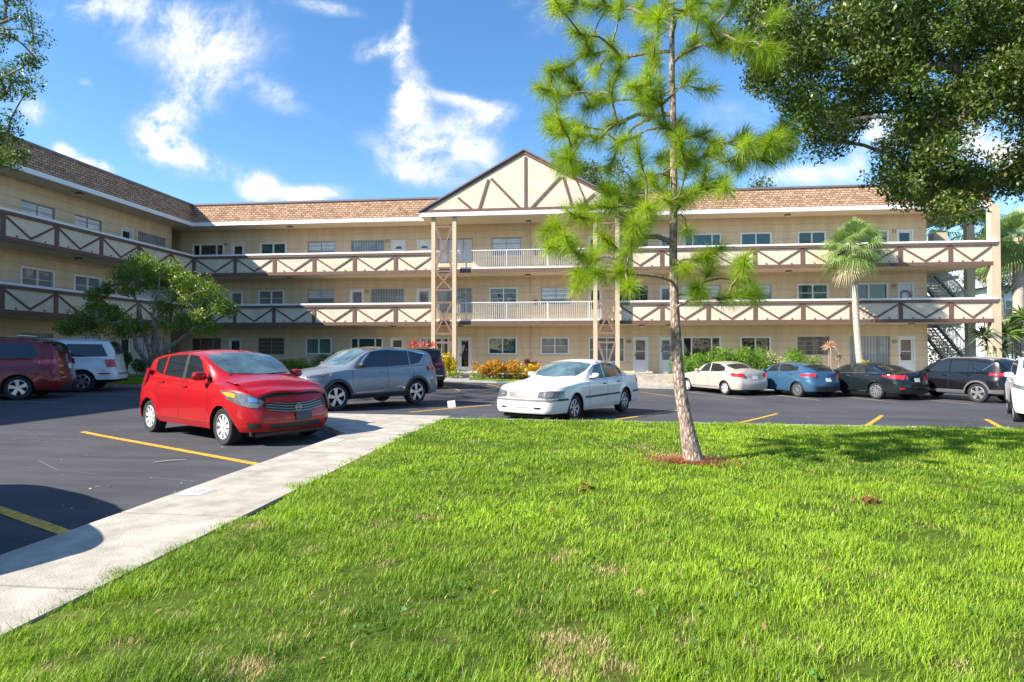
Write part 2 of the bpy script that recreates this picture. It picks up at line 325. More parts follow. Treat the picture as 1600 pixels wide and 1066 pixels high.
# ------------------------------------------------------------ the L-shaped apartment building
def wall_mat(name, col, axis='z', period=.41):
    m = bpy.data.materials.new(name); m.use_nodes = True; nt = m.node_tree; N = nt.nodes; L = nt.links; b = N['Principled BSDF']
    tc = N.new('ShaderNodeTexCoord'); sp = N.new('ShaderNodeSeparateXYZ'); L.new(tc.outputs['Object'], sp.inputs[0])
    f = N.new('ShaderNodeMath'); f.operation = 'FRACT'; d = N.new('ShaderNodeMath'); d.operation = 'DIVIDE'; d.inputs[1].default_value = period; L.new(sp.outputs[2], d.inputs[0]); L.new(d.outputs[0], f.inputs[0])
    g = N.new('ShaderNodeMath'); g.operation = 'LESS_THAN'; g.inputs[1].default_value = .05; L.new(f.outputs[0], g.inputs[0])
    nz = N.new('ShaderNodeTexNoise'); nz.inputs['Scale'].default_value = 1.2; nz.inputs['Detail'].default_value = 8; mpp = N.new('ShaderNodeMapping'); mpp.inputs['Scale'].default_value = (2.2, 2.2, .35); L.new(tc.outputs['Object'], mpp.inputs[0]); L.new(mpp.outputs[0], nz.inputs['Vector'])
    cr = N.new('ShaderNodeValToRGB'); cr.color_ramp.elements[0].position = .3; cr.color_ramp.elements[1].position = .7
    cr.color_ramp.elements[0].color = (*[c * .88 for c in col], 1); cr.color_ramp.elements[1].color = (*[min(1, c * 1.06) for c in col], 1); L.new(nz.outputs[0], cr.inputs[0])
    mx = N.new('ShaderNodeMixRGB'); mx.blend_type = 'MULTIPLY'; L.new(g.outputs[0], mx.inputs[0]); L.new(cr.outputs[0], mx.inputs[1]); mx.inputs[2].default_value = (.72, .70, .68, 1)
    L.new(mx.outputs[0], b.inputs['Base Color']); b.inputs['Roughness'].default_value = .85
    bp = N.new('ShaderNodeBump'); bp.inputs['Strength'].default_value = .6; bp.inputs['Distance'].default_value = .01; bp.invert = True; L.new(g.outputs[0], bp.inputs['Height']); L.new(bp.outputs[0], b.inputs['Normal'])
    return m
def shingle_mat():
    m = bpy.data.materials.new('asphalt_shingle'); m.use_nodes = True; nt = m.node_tree; N = nt.nodes; L = nt.links; b = N['Principled BSDF']
    tc = N.new('ShaderNodeTexCoord'); sp = N.new('ShaderNodeSeparateXYZ'); L.new(tc.outputs['Object'], sp.inputs[0])
    a = N.new('ShaderNodeMath'); a.operation = 'ADD'; L.new(sp.outputs[0], a.inputs[0]); L.new(sp.outputs[1], a.inputs[1]); cb = N.new('ShaderNodeCombineXYZ'); L.new(a.outputs[0], cb.inputs[0]); L.new(sp.outputs[2], cb.inputs[1])
    br = N.new('ShaderNodeTexBrick'); L.new(cb.outputs[0], br.inputs['Vector']); br.inputs['Scale'].default_value = 1; br.inputs['Brick Width'].default_value = .27; br.inputs['Row Height'].default_value = .125; br.inputs['Mortar Size'].default_value = .017
    br.inputs['Color1'].default_value = (.50, .325, .21, 1); br.inputs['Color2'].default_value = (.27, .155, .10, 1); br.inputs['Mortar'].default_value = (.15, .085, .055, 1); br.inputs['Mortar Smooth'].default_value = .4; br.inputs['Bias'].default_value = -.25
    nz = N.new('ShaderNodeTexNoise'); nz.inputs['Scale'].default_value = 7; nz.inputs['Detail'].default_value = 5; L.new(tc.outputs['Object'], nz.inputs['Vector'])
    mx = N.new('ShaderNodeMixRGB'); mx.blend_type = 'OVERLAY'; mx.inputs[0].default_value = .55; L.new(br.outputs[0], mx.inputs[1]); L.new(nz.outputs[0], mx.inputs[2])
    L.new(mx.outputs[0], b.inputs['Base Color']); b.inputs['Roughness'].default_value = .95; b.inputs['Specular IOR Level'].default_value = .15
    bp = N.new('ShaderNodeBump'); bp.inputs['Strength'].default_value = .8; bp.inputs['Distance'].default_value = .03; L.new(br.outputs['Fac'], bp.inputs['Height']); bp.invert = True; L.new(bp.outputs[0], b.inputs['Normal'])
    return m
WALL = wall_mat('tan_block_wall', (.72, .56, .37)); SHIN = shingle_mat()
CREAM = mat('cream_stucco', (.70, .59, .445), .9, noise=.17, nscale=1.6, bump=.3, bscale=25)
BROWN = mat('brown_trim', (.155, .088, .065), .75, noise=.15, nscale=3)
TANP = mat('tan_post_paint', (.56, .455, .31), .8, noise=.08, nscale=2)
WTRIM = mat('white_trim', (.80, .79, .77), .6, noise=.05, nscale=2)
SOFF = mat('tan_soffit', (.70, .60, .45), .85, noise=.08, nscale=1)
FRW = mat('white_frame', (.78, .78, .76), .5); FRG = mat('aluminium_frame', (.33, .34, .35), .45, metal=.3)
DARK = mat('dark_interior', (.012, .012, .014), .9)
def glass_mat(name, c, c2=None, mode='plain', rough=.03):
    m = bpy.data.materials.new(name); m.use_nodes = True; nt = m.node_tree; N = nt.nodes; L = nt.links; b = N['Principled BSDF']
    b.inputs['Base Color'].default_value = (*c, 1); b.inputs['Roughness'].default_value = .5 if c2 else rough; b.inputs['Coat Weight'].default_value = 1; b.inputs['Coat Roughness'].default_value = .02; b.inputs['Specular IOR Level'].default_value = .5
    if c2:
        tc = N.new('ShaderNodeTexCoord'); sp = N.new('ShaderNodeSeparateXYZ'); L.new(tc.outputs['Object'], sp.inputs[0])
        src = sp.outputs[2]
        if mode == 'curtain': a = N.new('ShaderNodeMath'); a.operation = 'ADD'; L.new(sp.outputs[0], a.inputs[0]); L.new(sp.outputs[1], a.inputs[1]); src = a.outputs[0]
        d = N.new('ShaderNodeMath'); d.operation = 'MULTIPLY'; d.inputs[1].default_value = {'blind': 2 * PI / .06, 'jalousie': 2 * PI / .115, 'curtain': 2 * PI / .16}[mode]; L.new(src, d.inputs[0])
        s = N.new('ShaderNodeMath'); s.operation = 'SINE'; L.new(d.outputs[0], s.inputs[0])
        nz = N.new('ShaderNodeTexNoise'); nz.inputs['Scale'].default_value = 1.7; L.new(tc.outputs['Object'], nz.inputs['Vector'])
        ad = N.new('ShaderNodeMath'); ad.operation = 'MULTIPLY_ADD'; ad.inputs[1].default_value = .3; L.new(s.outputs[0], ad.inputs[0]); L.new(nz.outputs[0], ad.inputs[2])
        cr = N.new('ShaderNodeValToRGB'); cr.color_ramp.elements[0].position = .15; cr.color_ramp.elements[1].position = .75; cr.color_ramp.elements[0].color = (*c2, 1); cr.color_ramp.elements[1].color = (*c, 1)
        L.new(ad.outputs[0], cr.inputs[0]); L.new(cr.outputs[0], b.inputs['Base Color'])
    return m
GL = {'dark': glass_mat('dark_window_glass', (.012, .015, .018)), 'teal': glass_mat('teal_window_glass', (.02, .075, .068)), 'blind': glass_mat('glass_over_blinds', (.70, .72, .73), (.46, .48, .50), 'blind'),
      'jal': glass_mat('jalousie_glass', (.74, .76, .78), (.42, .45, .49), 'jalousie'), 'cur': glass_mat('glass_over_curtain', (.33, .35, .36), (.14, .15, .16), 'curtain'), 'green': glass_mat('glass_over_green_curtain', (.10, .22, .17), (.03, .09, .07), 'curtain'),
      'brown': glass_mat('brown_dim_glass', (.16, .11, .08), (.06, .045, .035), 'jalousie'), 'grey': glass_mat('grey_dim_glass', (.20, .22, .24), (.12, .14, .16), 'blind')}
bld = empty('apartment_building', (-22.7, 32.8, 0)); O = Vector((-22.7, 32.8, 0))
tag(bld, 'three storey L-shaped tan apartment block with brown crossed timber balconies and shingle roof', 'apartment building')
def split_part(b, name, m):
    for i in range(0, len(b.v), 8):
        c = MB(); c.v = b.v[i:i + 8]; c.f = [tuple(q - i for q in f) for f in b.f[i // 8 * 6:i // 8 * 6 + 6]]; c.m = [0] * 6; part(c, name, m)
def part(b, name, m, parent=None, **k):
    """geometry in world coordinates put under the building"""
    b.v = [(x - O.x, y - O.y, z - O.z) for x, y, z in b.v]; return b.build(name, m, bld, **k)
F0, F1, F2, EAVE, RT = .22, 3.17, 6.12, 9.02, 10.33
FL = [F0, F1, F2]; YR, XR = 32.76, -22.69; YW, XW = 34.55, -24.42; XE = 19.1
HEAD = 2.08
# openings: (floor, px0, px1, top?, kind, glass, panes, rows)
def fx(px): return on_y(px, 540, YW).x
def fy(px): return on_x(px, 540, XW).y
W = []   # (face, floor, a, b, z0, z1, kind, glass, frame, cols, rows)
def win(f, a, b, g, fr='w', cols=2, rows=1, sill=1.05, face='m', kind='w'):
    A, B = (fx(a), fx(b)) if face == 'm' else (fy(a), fy(b))
    W.append((face, f, min(A, B), max(A, B), FL[f] + sill, FL[f] + HEAD, kind, g, fr, cols, rows))
def door(f, a, b, g='dark', style='glass', face='m'): win(f, a, b, g, 'w', 1, 1, .03, face, 'd' + style)
# top floor of the long wing
win(2, 299, 349, 'dark', cols=3, sill=.6); door(2, 360.5, 380); win(2, 405, 446.5, 'teal'); win(2, 479.5, 522.5, 'jal', 'g', 2, 4); win(2, 548, 600, 'cur', 'g', 3, 3, .6); door(2, 611, 633, 'dark', 'fan'); door(2, 651, 673.5, 'dark', 'fan')
win(2, 684, 738.5, 'blind', 'g', 3, 2, .6); win(2, 768, 814, 'jal', 'g', 2, 3); win(2, 846, 890, 'grey', 'g', 2, 3); door(2, 919, 941.5, 'dark', 'half'); win(2, 967, 1013, 'dark', 'g', 3, 1, .6); door(2, 1031, 1051, 'grey'); win(2, 1069, 1128, 'teal', cols=3, sill=.6)
win(2, 1158, 1207, 'teal'); win(2, 1247.5, 1292.5, 'teal'); win(2, 1330, 1390.5, 'teal', cols=3, sill=.6); door(2, 1403.5, 1429)
# middle floor
win(1, 299, 345, 'grey', cols=3, sill=.6); door(1, 357.5, 379, 'grey'); win(1, 402.5, 443.5, 'grey', cols=2, rows=2); win(1, 480, 521.5, 'jal', 'g', 2, 4); door(1, 546, 568, 'grey', 'glass'); win(1, 579, 631, 'cur', 'g', 3, 3, .6); door(1, 650.5, 672.5, 'brown')
win(1, 684, 738, 'cur', 'g', 3, 1, .6); win(1, 764.5, 809, 'dark', 'w', 2, 3); win(1, 845.5, 892, 'jal', 'g', 2, 4); door(1, 919.5, 941.5, 'dark', 'half'); win(1, 967, 1013, 'dark', 'g', 3, 3, .6); door(1, 1031, 1051, 'grey'); win(1, 1064, 1126.5, 'blind', 'g', 2, 3, .6)
win(1, 1163.5, 1206.5, 'jal', 'g', 2, 4); win(1, 1246, 1295.5, 'teal', rows=2); win(1, 1328, 1389, 'teal', cols=2, rows=1, sill=.6); door(1, 1404, 1429, 'blind', 'wreath')
# ground floor
win(0, 299, 345, 'brown', 'g', 3, 1, .5); door(0, 357, 377, 'dark'); win(0, 403, 444, 'brown', 'g', 2, 4); win(0, 477, 518.5, 'green'); win(0, 547, 598.5, 'teal', cols=3, sill=.6); door(0, 609.5, 631, 'brown'); win(0, 656, 701.5, 'teal', cols=3, sill=.6); door(0, 715, 737, 'dark', 'lite')
win(0, 762.5, 808, 'teal'); win(0, 844.5, 889.5, 'grey', cols=2, rows=2); win(0, 919.7, 976.5, 'grey', cols=2, rows=2, sill=.6); door(0, 988.8, 1013, 'brown', 'half'); door(0, 1030.5, 1051, 'grey', 'half'); win(0, 1066, 1126.5, 'dark', cols=3, sill=.5)
win(0, 1156.5, 1204.8, 'dark'); win(0, 1245.7, 1296.5, 'brown', 'g', 2, 4); win(0, 1328, 1391, 'cur', 'g', 3, 3, .5); door(0, 1403.5, 1430, 'brown', 'half')
# left wing
for f, gs in ((2, ('jal', 'jal', 'dark', 'cur')), (1, ('grey', 'grey', 'grey', 'jal')), (0, ('cur', 'jal', 'dark', 'blind'))):
    fr = 'w' if f == 1 else 'g'
    win(f, 30, 83.5, gs[0], fr, 2, 3 if f != 1 else 2, face='l'); win(f, 114, 157, gs[1], fr, 2, 4 if f != 1 else 2, face='l'); door(f, 187.5, 206.5, gs[2], face='l'); win(f, 214, 257, gs[3], fr, 3, 2, .6, face='l')
y_end = fy(266.5)
for k in range(4):   # more of the wing outside the frame
    for f in range(3): A = 17.2 - 3.4 * k; W.append(('l', f, A - 1.5, A, FL[f] + 1.05, FL[f] + HEAD, 'w', 'jal', 'g', 2, 3))
def wall_with_holes(face, a0, a1, m, name):
    b = MB(); P = (lambda u, z, d=0.: (u, YW + d, z)) if face == 'm' else (lambda u, z, d=0.: (XW - d, u, z))
    for f in range(3):
        z0, z1 = FL[f] - .04, (FL[f] + 2.95 if f < 2 else EAVE + .1); hs = sorted([w for w in W if w[0] == face and w[1] == f], key=lambda w: w[2]); u = a0
        for h in hs:
            _, _, A, B, c, d = h[:6]
            if A < a0 or B > a1: continue
            b.quad(P(u, z0), P(A, z0), P(A, z1), P(u, z1)); b.quad(P(A, z0), P(B, z0), P(B, c), P(A, c)); b.quad(P(A, d), P(B, d), P(B, z1), P(A, z1))
            D = .14; b.quad(P(A, c), P(A, c, D), P(A, d, D), P(A, d)); b.quad(P(B, c), P(B, c, D), P(B, d, D), P(B, d)); b.quad(P(A, d), P(B, d), P(B, d, D), P(A, d, D)); b.quad(P(A, c), P(B, c), P(B, c, D), P(A, c, D)); u = B
        b.quad(P(u, z0), P(a1, z0), P(a1, z1), P(u, z1))
    return b
b = wall_with_holes('m', -24.6, XE, WALL, 'wall')
b.box(-34, XE, 34.75, 46, -.5, EAVE + .3); b.box(XE - .01, XE + .03, YW + .0, 34.76, -.5, EAVE + .1); b.box(-24.9, -24.61, YW, 35, -.5, EAVE)
part(b, 'wall', WALL)
b = wall_with_holes('l', -8, y_end, WALL, 'wall'); b.box(-36, XW - .2, -8.2, y_end, -.5, EAVE + .3); b.box(XW - .21, XW, y_end - .02, y_end + .02, -.5, EAVE + .1); part(b, 'wall', WALL)
b = MB(); b.box(-36, XW - 1.5, y_end + .03, 34.7, -.5, EAVE); part(b, 'passage_recess', mat('recess_shade_brown', (.035, .022, .016), .9))  # shade of the open passage is put into this near-black brown
def opening(w):
    face, f, A, B, c, d, kind, g, fr, cols, rows = w; dep = .07; FR = FRW if fr == 'w' else FRG; isd = kind[0] == 'd'
    def bx(b, u0, u1, z0, z1, p0, p1):   # p: out of the wall plane towards the viewer
        if face == 'm': b.box(u0, u1, YW - p1, YW - p0, z0, z1)
        else: b.box(XW + p0, XW + p1, u0, u1, z0, z1)
    t = .085 if fr == 'w' else .04; b = MB(); fo = .02 if fr == 'w' else -.03
    bx(b, A + .002, A + t, c, d, -dep - .04, fo); bx(b, B - t, B - .002, c, d, -dep - .04, fo); bx(b, A + t, B - t, d - t, d - .002, -dep - .04, fo); bx(b, A + t, B - t, c + .002, c + (t if not isd else .02), -dep - .04, fo)
    if not isd:
        e = [A + t + (B - A - 2 * t) * k / cols for k in range(1, cols)]
        if cols == 3: ww = B - A - 2 * t; e = [A + t + ww * .22, A + t + ww * .78] if fr == 'w' else [A + t + ww * .27, A + t + ww * .73]
        for u in e: bx(b, u - t * .38, u + t * .38, c + t, d - t, -dep - .04, fo - .015)
        for k in range(1, rows): z = c + (d - c) * k / rows; bx(b, A + t, B - t, z - .014, z + .014, -dep - .02, fo - .03)
        o = part(b, 'window', FR); bb = MB(); bx(bb, A + t * .9, B - t * .9, c + t * .9, d - t * .9, -dep - .035, -dep - .02); p = part(bb, 'pane', GL[g]); p.parent = o
        if g == 'jal' and rows >= 3:   # lower half of a jalousie stands darker, with the blinds up
            bb = MB(); bx(bb, A + t, B - t, c + t * .9, c + (d - c) * random.choice((.3, .45, .45)), -dep - .019, -dep - .012); p = part(bb, 'pane', GL['grey']); p.parent = o
        if fr == 'w': bb = MB(); bx(bb, A - .04, B + .04, c - .07, c - .003, -.01, .05); p = part(bb, 'sill', TANP); p.parent = o
        return
    o = part(b, 'door', FR); s = kind[1:]; LEAF = FRW
    bb = MB(); bx(bb, A + t, B - t, c + .02, d - t, -dep - .06, -dep - .02)
    if s == 'wreath': o2 = part(bb, 'door_leaf', LEAF)
    else: o2 = part(bb, 'door_leaf', LEAF if s in ('fan', 'half', 'lite', 'glass') else FRG)
    o2.parent = o; wI = B - A - 2 * t; bb = MB()
    if s == 'fan':
        cx, cz, r = (A + B) / 2, c + 1.52, wI * .30; n = 9
        pts = [(cx + r * math.cos(PI * k / n), cz + .8 * r * math.sin(PI * k / n)) for k in range(n + 1)]
        for k in range(n):
            (u0, z0), (u1, z1) = pts[k], pts[k + 1]; Q = (lambda u, z: (u, YW + dep + .014, z)); bb.quad(Q(u0, z0), Q(u1, z1), Q(cx, cz), Q(cx, cz))
        bb.f = [q[:3] for q in bb.f]
    elif s == 'half': bx(bb, A + t + wI * .14, B - t - wI * .14, c + .72, d - t - .12, -dep - .019, -dep - .01)
    elif s == 'lite': bx(bb, A + t + wI * .2, B - t - wI * .2, c + .3, d - t - .12, -dep - .019, -dep - .01)
    elif s == 'wreath': bx(bb, A + t + wI * .12, B - t - wI * .12, c + .5, d - t - .1, -dep - .019, -dep - .01)
    else: bx(bb, A + t + wI * .12, B - t - wI * .12, c + .2, d - t - .1, -dep - .019, -dep - .01)
    p = part(bb, 'glass', GL[g]); p.parent = o
    if s == 'half':
        bb = MB(); bx(bb, A + t + wI * .14, B - t - wI * .14, c + 1.2, c + 1.235, -dep - .009, -dep + .004); p = part(bb, 'rail', FRW); p.parent = o
    bb = MB(); u = A + t + .05 if (f + int(A)) % 2 else B - t - .07; bx(bb, u, u + .03, c + .92, c + 1.05, -dep - .019, -dep + .03); p = part(bb, 'handle', DARK); p.parent = o
    if s == 'wreath' or (s == 'half' and f == 0 and 4 < A < 5.5):
        bb = MB(); cx, cz = (A + B) / 2, c + 1.35
        bb.tube([(cx + (.25 + .015 * math.sin(9 * a)) * math.cos(a), YW + dep - .03, cz + (.25 + .015 * math.sin(7 * a)) * math.sin(a)) for a in np.linspace(0, 2 * PI, 30)], [.06 + .015 * math.sin(i * 2.3) for i in range(30)], 7)
        wr = bb.build('door_wreath', mat('wreath_twigs', (.42, .33, .32), .9, noise=.5, nscale=30)); tag(wr, ('round pinkish twig wreath on the top right flat door of the middle floor' if f else 'dark twig wreath on the ground floor door behind the pine trunk'), 'wreath')
for w in W: opening(w)
# slabs, soffits
SL = MB(); XC, YC = XR - .06, YR + .06   # slab front faces
for z in (F1, F2):
    SL.box(XW - .02, 21.4, YR + .05, YW - .003, z - .2, z); SL.box(XW + .003, XR - .05, -8, YR + .3, z - .2, z - .003)
split_part(SL, 'balcony_slab', SOFF)
SO = MB(); SO.box(XW - .4, 21.5, YR + .38, YW - .003, EAVE + .01, EAVE + .06); SO.box(XW + .003, XR - .38, -8, YR + .37, EAVE + .012, EAVE + .06); SO.box(XE + .05, 21.5, YW, 40, EAVE + .01, EAVE + .06); split_part(SO, 'soffit', SOFF)
# fascia (white) and mansard (shingles)
FA = MB(); FA.box(XR - .34, -8.72, YR + .30, YR + .37, EAVE - .02, EAVE + .20); FA.box(2.95, 21.6, YR + .30, YR + .37, EAVE - .02, EAVE + .20); FA.box(XR - .37, XR - .30, -8, YR + .297, EAVE - .02, EAVE + .20); split_part(FA, 'fascia', WTRIM)
def mansard(pts0, pts1, name):
    b = MB()
    for i in range(len(pts0) - 1): b.quad(pts0[i], pts0[i + 1], pts1[i + 1], pts1[i])
    return part(b, name, SHIN)
z0, z1 = EAVE + .2, RT
mansard([(XR - .32, YR + .32, z0), (21.6, YR + .32, z0), (21.6, 46, z0)], [(XR - .55, YR + .62, z1), (21.3, YR + .62, z1), (21.3, 46, z1)], 'mansard_roof')
mansard([(XR - .32, -8, z0), (XR - .32, YR + .32, z0)], [(XR - .55, -8, z1), (XR - .55, YR + .62, z1)], 'mansard_roof')
b = MB(); b.box(XR - .58, 21.35, YR + .56, YR + .72, z1 - .01, z1 + .09); b.box(XR - .68, XR - .50, -8, YR + .55, z1 - .01, z1 + .09); split_part(b, 'roof_coping', mat('coping_metal', (.17, .14, .17), .5, noise=.1))
b = MB(); b.box(XR - .5, 21.3, YR + .73, 46, z1 - .1, z1 - .02); b.box(-36, XR - .69, -8, 46, z1 - .13, z1 - .03); split_part(b, 'flat_roof', mat('roof_felt', (.3, .3, .3), .9))
# parapets
PB = MB(); CAPW = MB(); CAPB = MB(); BND = MB(); SEG = [(XR, -8.12), (2.33, 21.3)]
for z in (F1, F2):
    zt = z + 1.07
    for a, c in SEG:
        PB.box(a, c, YR, YR + .12, z - .03, zt - .12); CAPW.box(a - .06, c + (.2 if c > 0 else 0), YR - .10, YR + .16, zt - .10, zt); CAPB.box(a - .05, c + (.17 if c > 0 else 0), YR - .08, YR + .15, zt - .235, zt - .101); BND.box(a, c, YR - .035, YR + .049, z - .21, z - .02)
    PB.box(XR - .12, XR - .0, -8, YR - .001, z - .03, zt - .12); CAPW.box(XR - .16, XR + .10, -8, YR - .102, zt - .10, zt); CAPB.box(XR - .15, XR + .08, -8, YR - .09, zt - .235, zt - .101); BND.box(XR - .05, XR + .035, -8, YR - .036, z - .21, z - .02)
split_part(PB, 'balcony_parapet', CREAM); split_part(CAPW, 'parapet_cap', WTRIM); split_part(CAPB, 'parapet_band', BROWN); split_part(BND, 'slab_band', BROWN)
mp_x = [-20.06 + 2.437 * k for k in range(5)]; mr_x = [4.63 + 2.44 * k for k in range(7)]; ml_y = [21.0 + 2.44 * k for k in range(5)] + [21.0 - 2.44 * k for k in range(1, 12)]
DT = mat('drain_dark', (.03, .02, .02), .8)
for z in (F1, F2):
    zb, zt = z - .02, z + 1.07 - .236
    def bay(face, a, c):
        b = MB(); n = (0, -1, 0) if face == 'm' else (1, 0, 0); P = (lambda u, zz: (u, YR - .001, zz)) if face == 'm' else (lambda u, zz: (XR + .001, u, zz)); mid = (a + c) / 2
        b.beam(P(a + .10, zt - .07), P(mid + .02, zb + .06), .085, .03, n); b.beam(P(c - .10, zt - .07), P(mid - .02, zb + .06), .085, .034, n); part(b, 'brace', BROWN)
        if c - a > 1.5:
            for u in (a + .6, c - .55):
                d = MB(); q = P(u, zb + .04); d.box(q[0] - .025, q[0] + .025, q[1] - .03, q[1] + .03, q[2] - .01, q[2] + .05); part(d, 'drain_hole', DT)
    def post(face, u, w=.2):
        b = MB(); (b.box(u - w / 2, u + w / 2, YR - .036, YR - .001, zb + .001, zt - .001) if face == 'm' else b.box(XR + .001, XR + .036, u - w / 2, u + w / 2, zb + .001, zt - .001)); part(b, 'post', BROWN)
    xs = [XR + .1] + mp_x + [-8.12 + .12]
    for i in range(len(xs) - 1): bay('m', xs[i], xs[i + 1]); (post('m', xs[i]) if i else None)
    xs = [2.3] + mr_x + [21.35]
    for i in range(len(xs) - 1): bay('m', xs[i], xs[i + 1]); (post('m', xs[i]) if i else None)
    ys = sorted(ml_y) + [YR - .05]
    for i in range(len(ys) - 1): bay('l', ys[i], ys[i + 1]); post('l', ys[i])
    b = MB(); b.box(XR - .05, XR + .15, YR - .15, YR - .002, zb + .001, zt - .001); part(b, 'post', BROWN)
# gable portico
PY = 32.32
for x in (-8.0, -6.8, 1.02, 2.21): b = MB(); b.box(x - .11, x + .11, PY, PY + .24, -.35, EAVE - .05); part(b, 'pillar', TANP)
for xa, xb in ((-7.87, -6.93), (1.15, 2.08)):
    for z0, z1 in ((.6, 1.95), (2.45, 4.2), (4.9, 5.95), (6.15, 8.45)):
        b = MB(); y = PY + .06; n = (0, -1, 0)
        if z0 == .6: b.beam((xa, y, z1), ((xa + xb) / 2, y, z0), .10, .05, n); b.beam((xb, y, z1), ((xa + xb) / 2, y, z0), .10, .054, n); b.beam((xa, y, z1), (xb, y, z1), .1, .06, n)
        else: b.beam((xa, y, z0), (xb, y, z1), .10, .05, n); b.beam((xb, y, z0), (xa, y, z1), .10, .054, n); b.beam((xa, y, z1), (xb, y, z1), .1, .06, n); b.beam((xa, y, z0), (xb, y, z0), .1, .06, n)
        part(b, 'cross_brace', mat('rose_brown_trim', (.22, .13, .10), .75))
for z in (F1, F2):
    b = MB(); b.box(-8.11, 2.32, YR + .0, YR + .049, z - .21, z - .0); part(b, 'slab_band', BROWN)
    b = MB(); x = -7.9
    while x < 2.3: b.box(x - .011, x + .011, YR + .04, YR + .06, z + .1, z + 1.02); x += .118
    b.box(-8.1, 2.3, YR + .02, YR + .08, z + 1.021, z + 1.07); b.box(-8.1, 2.3, YR + .03, YR + .07, z + .06, z + .099); b.box(-8.1, 2.3, YR + .005, YR + .048, z + .001, z + .05)
    for x in (-6.2, -3.9, -1.6, .7): b.box(x - .025, x + .025, YR + .025, YR + .075, z + .001, z + 1.02)
    part(b, 'railing', mat('white_rail', (.70, .68, .64), .5))
GX0, GX1, AX, AZ, GB = -8.72, 2.95, -2.88, 12.52, EAVE + .20
b = MB(); y = PY - .15; k = 0
b.v = [(GX0 + .25, y + .04, GB + .1), (GX1 - .25, y + .04, GB + .1), (AX, y + .04, AZ - .16), (GX0 + .25, y + .2, GB + .1), (GX1 - .25, y + .2, GB + .1), (AX, y + .2, AZ - .16)]; b.f = [(0, 1, 2), (5, 4, 3)]; b.m = [0, 0]; part(b, 'gable', CREAM)
b = MB(); n = (0, -1, 0)
b.box(GX0, GX1, y + .001, y + .06, GB + .002, GB + .17); b.beam((GX0 + .05, y + .05, GB + .08), (AX, y + .05, AZ - .08), .17, .06, n); b.beam((GX1 - .05, y + .05, GB + .08), (AX, y + .05, AZ - .08), .17, .063, n)
part(b, 'gable_frame', BROWN)
def gp(X, Y): p = on_y(640 + X / 4.44, 220 + Y / 4.44, y); return (p.x, y + .041, p.z)
for (a, c) in (((803, 112), (803, 492)), ((565, 262), (785, 487)), ((545, 268), (476, 496)), ((335, 395), (458, 497)), ((1047, 248), (825, 487)), ((1065, 250), (1135, 480)), ((1283, 368), (1157, 478))):
    b = MB(); b.beam(gp(*a), gp(*c), .13, .045, n); part(b, 'gable_brace', BROWN)
b = MB(); b.box(GX0 - .02, GX1 + .02, y - .03, y + .08, EAVE - .02, GB); part(b, 'fascia', WTRIM)
b = MB(); t = .09   # gable roof running back
for s, (xa) in ((-1, GX0 - .1), (1, GX1 + .1)):
    b.quad((xa, y - .08, GB + .02), (AX, y - .08, AZ + .02), (AX, 44, AZ + .02), (xa, 44, GB + .02)); b.quad((xa, y - .08, GB + .02 + t), (AX, y - .08, AZ + .02 + t), (AX, 44, AZ + .02 + t), (xa, 44, GB + .02 + t)); b.quad((xa, y - .08, GB + .02), (AX, y - .08, AZ + .02), (AX, y - .08, AZ + .02 + t), (xa, y - .08, GB + .02 + t))
part(b, 'gable_roof', mat('coping_metal'))
b = MB(); b.box(GX0, GX1, y + .09, YR + .37, EAVE - .0, EAVE + .05); part(b, 'soffit', SOFF)
# right end: corner column, inner columns, shaft wall, stairs
for x, yy_, w, z0 in ((21.45, YR - .02, .44, -.6), (22.65, 36.6, .42, -.6), (23.1, 40.2, .8, F2)): b = MB(); b.box(x - w / 2, x + w / 2, yy_, yy_ + w * .8, z0, EAVE + .02); part(b, 'pillar', TANP)
b = MB(); b.box(19.13, 19.98, 36.3, 36.5, -.3, EAVE); part(b, 'shaft_wall', mat('recess_shade_brown'))
b = MB(); b.box(19.13, 21.9, 41.5, 41.7, F2 - .1, F2 + .95); part(b, 'rear_parapet', mat('passage_white', (.62, .64, .68), .8))
for z in (F1, F2):
    b = MB(); b.box(XE + .05, 23.4, 38.95, 41.4, z - .2, z); b.box(XE + .05, 20.85, YW, 38.94, z - .2, z - .004); split_part(b, 'landing', SOFF)
SX0, SX1, SY0, SY1 = 20.9, 22.0, 35.15, 38.93
for fl_, z in ((0, F0), (1, F1)):
    n = 16; H = 2.95; b = MB()
    for i in range(n): yy_ = SY0 + (SY1 - SY0) * i / n; b.box(SX0 + .03, SX1 - .03, yy_, yy_ + .27, z + H * i / n + .10, z + H * (i + 1) / n - .02)
    part(b, 'stair_tread', mat('stair_concrete', (.35, .35, .35), .8))
    for x in (SX0, SX1):
        b = MB(); b.beam((x, SY0, z + .02), (x, SY1, z + H), .26, .03, (-1, 0, 0)); part(b, 'stringer', mat('dark_steel', (.15, .155, .16), .6))
        b = MB(); m_ = 32
        for i in range(m_): t = i / (m_ - 1); yy_ = SY0 + (SY1 - SY0) * t; zz = z + H * t; b.box(x - .05, x - .031, yy_ - .022, yy_ + .022, zz + .05, zz + 1.0)
        b.beam((x - .02, SY0, z + 1.04), (x - .02, SY1, z + H + 1.04), .07, .05, (-1, 0, 0)); b.beam((x - .052, SY0, z + .14), (x - .052, SY1, z + H + .14), .05, .02, (-1, 0, 0)); part(b, 'stair_railing', mat('white_rail'))
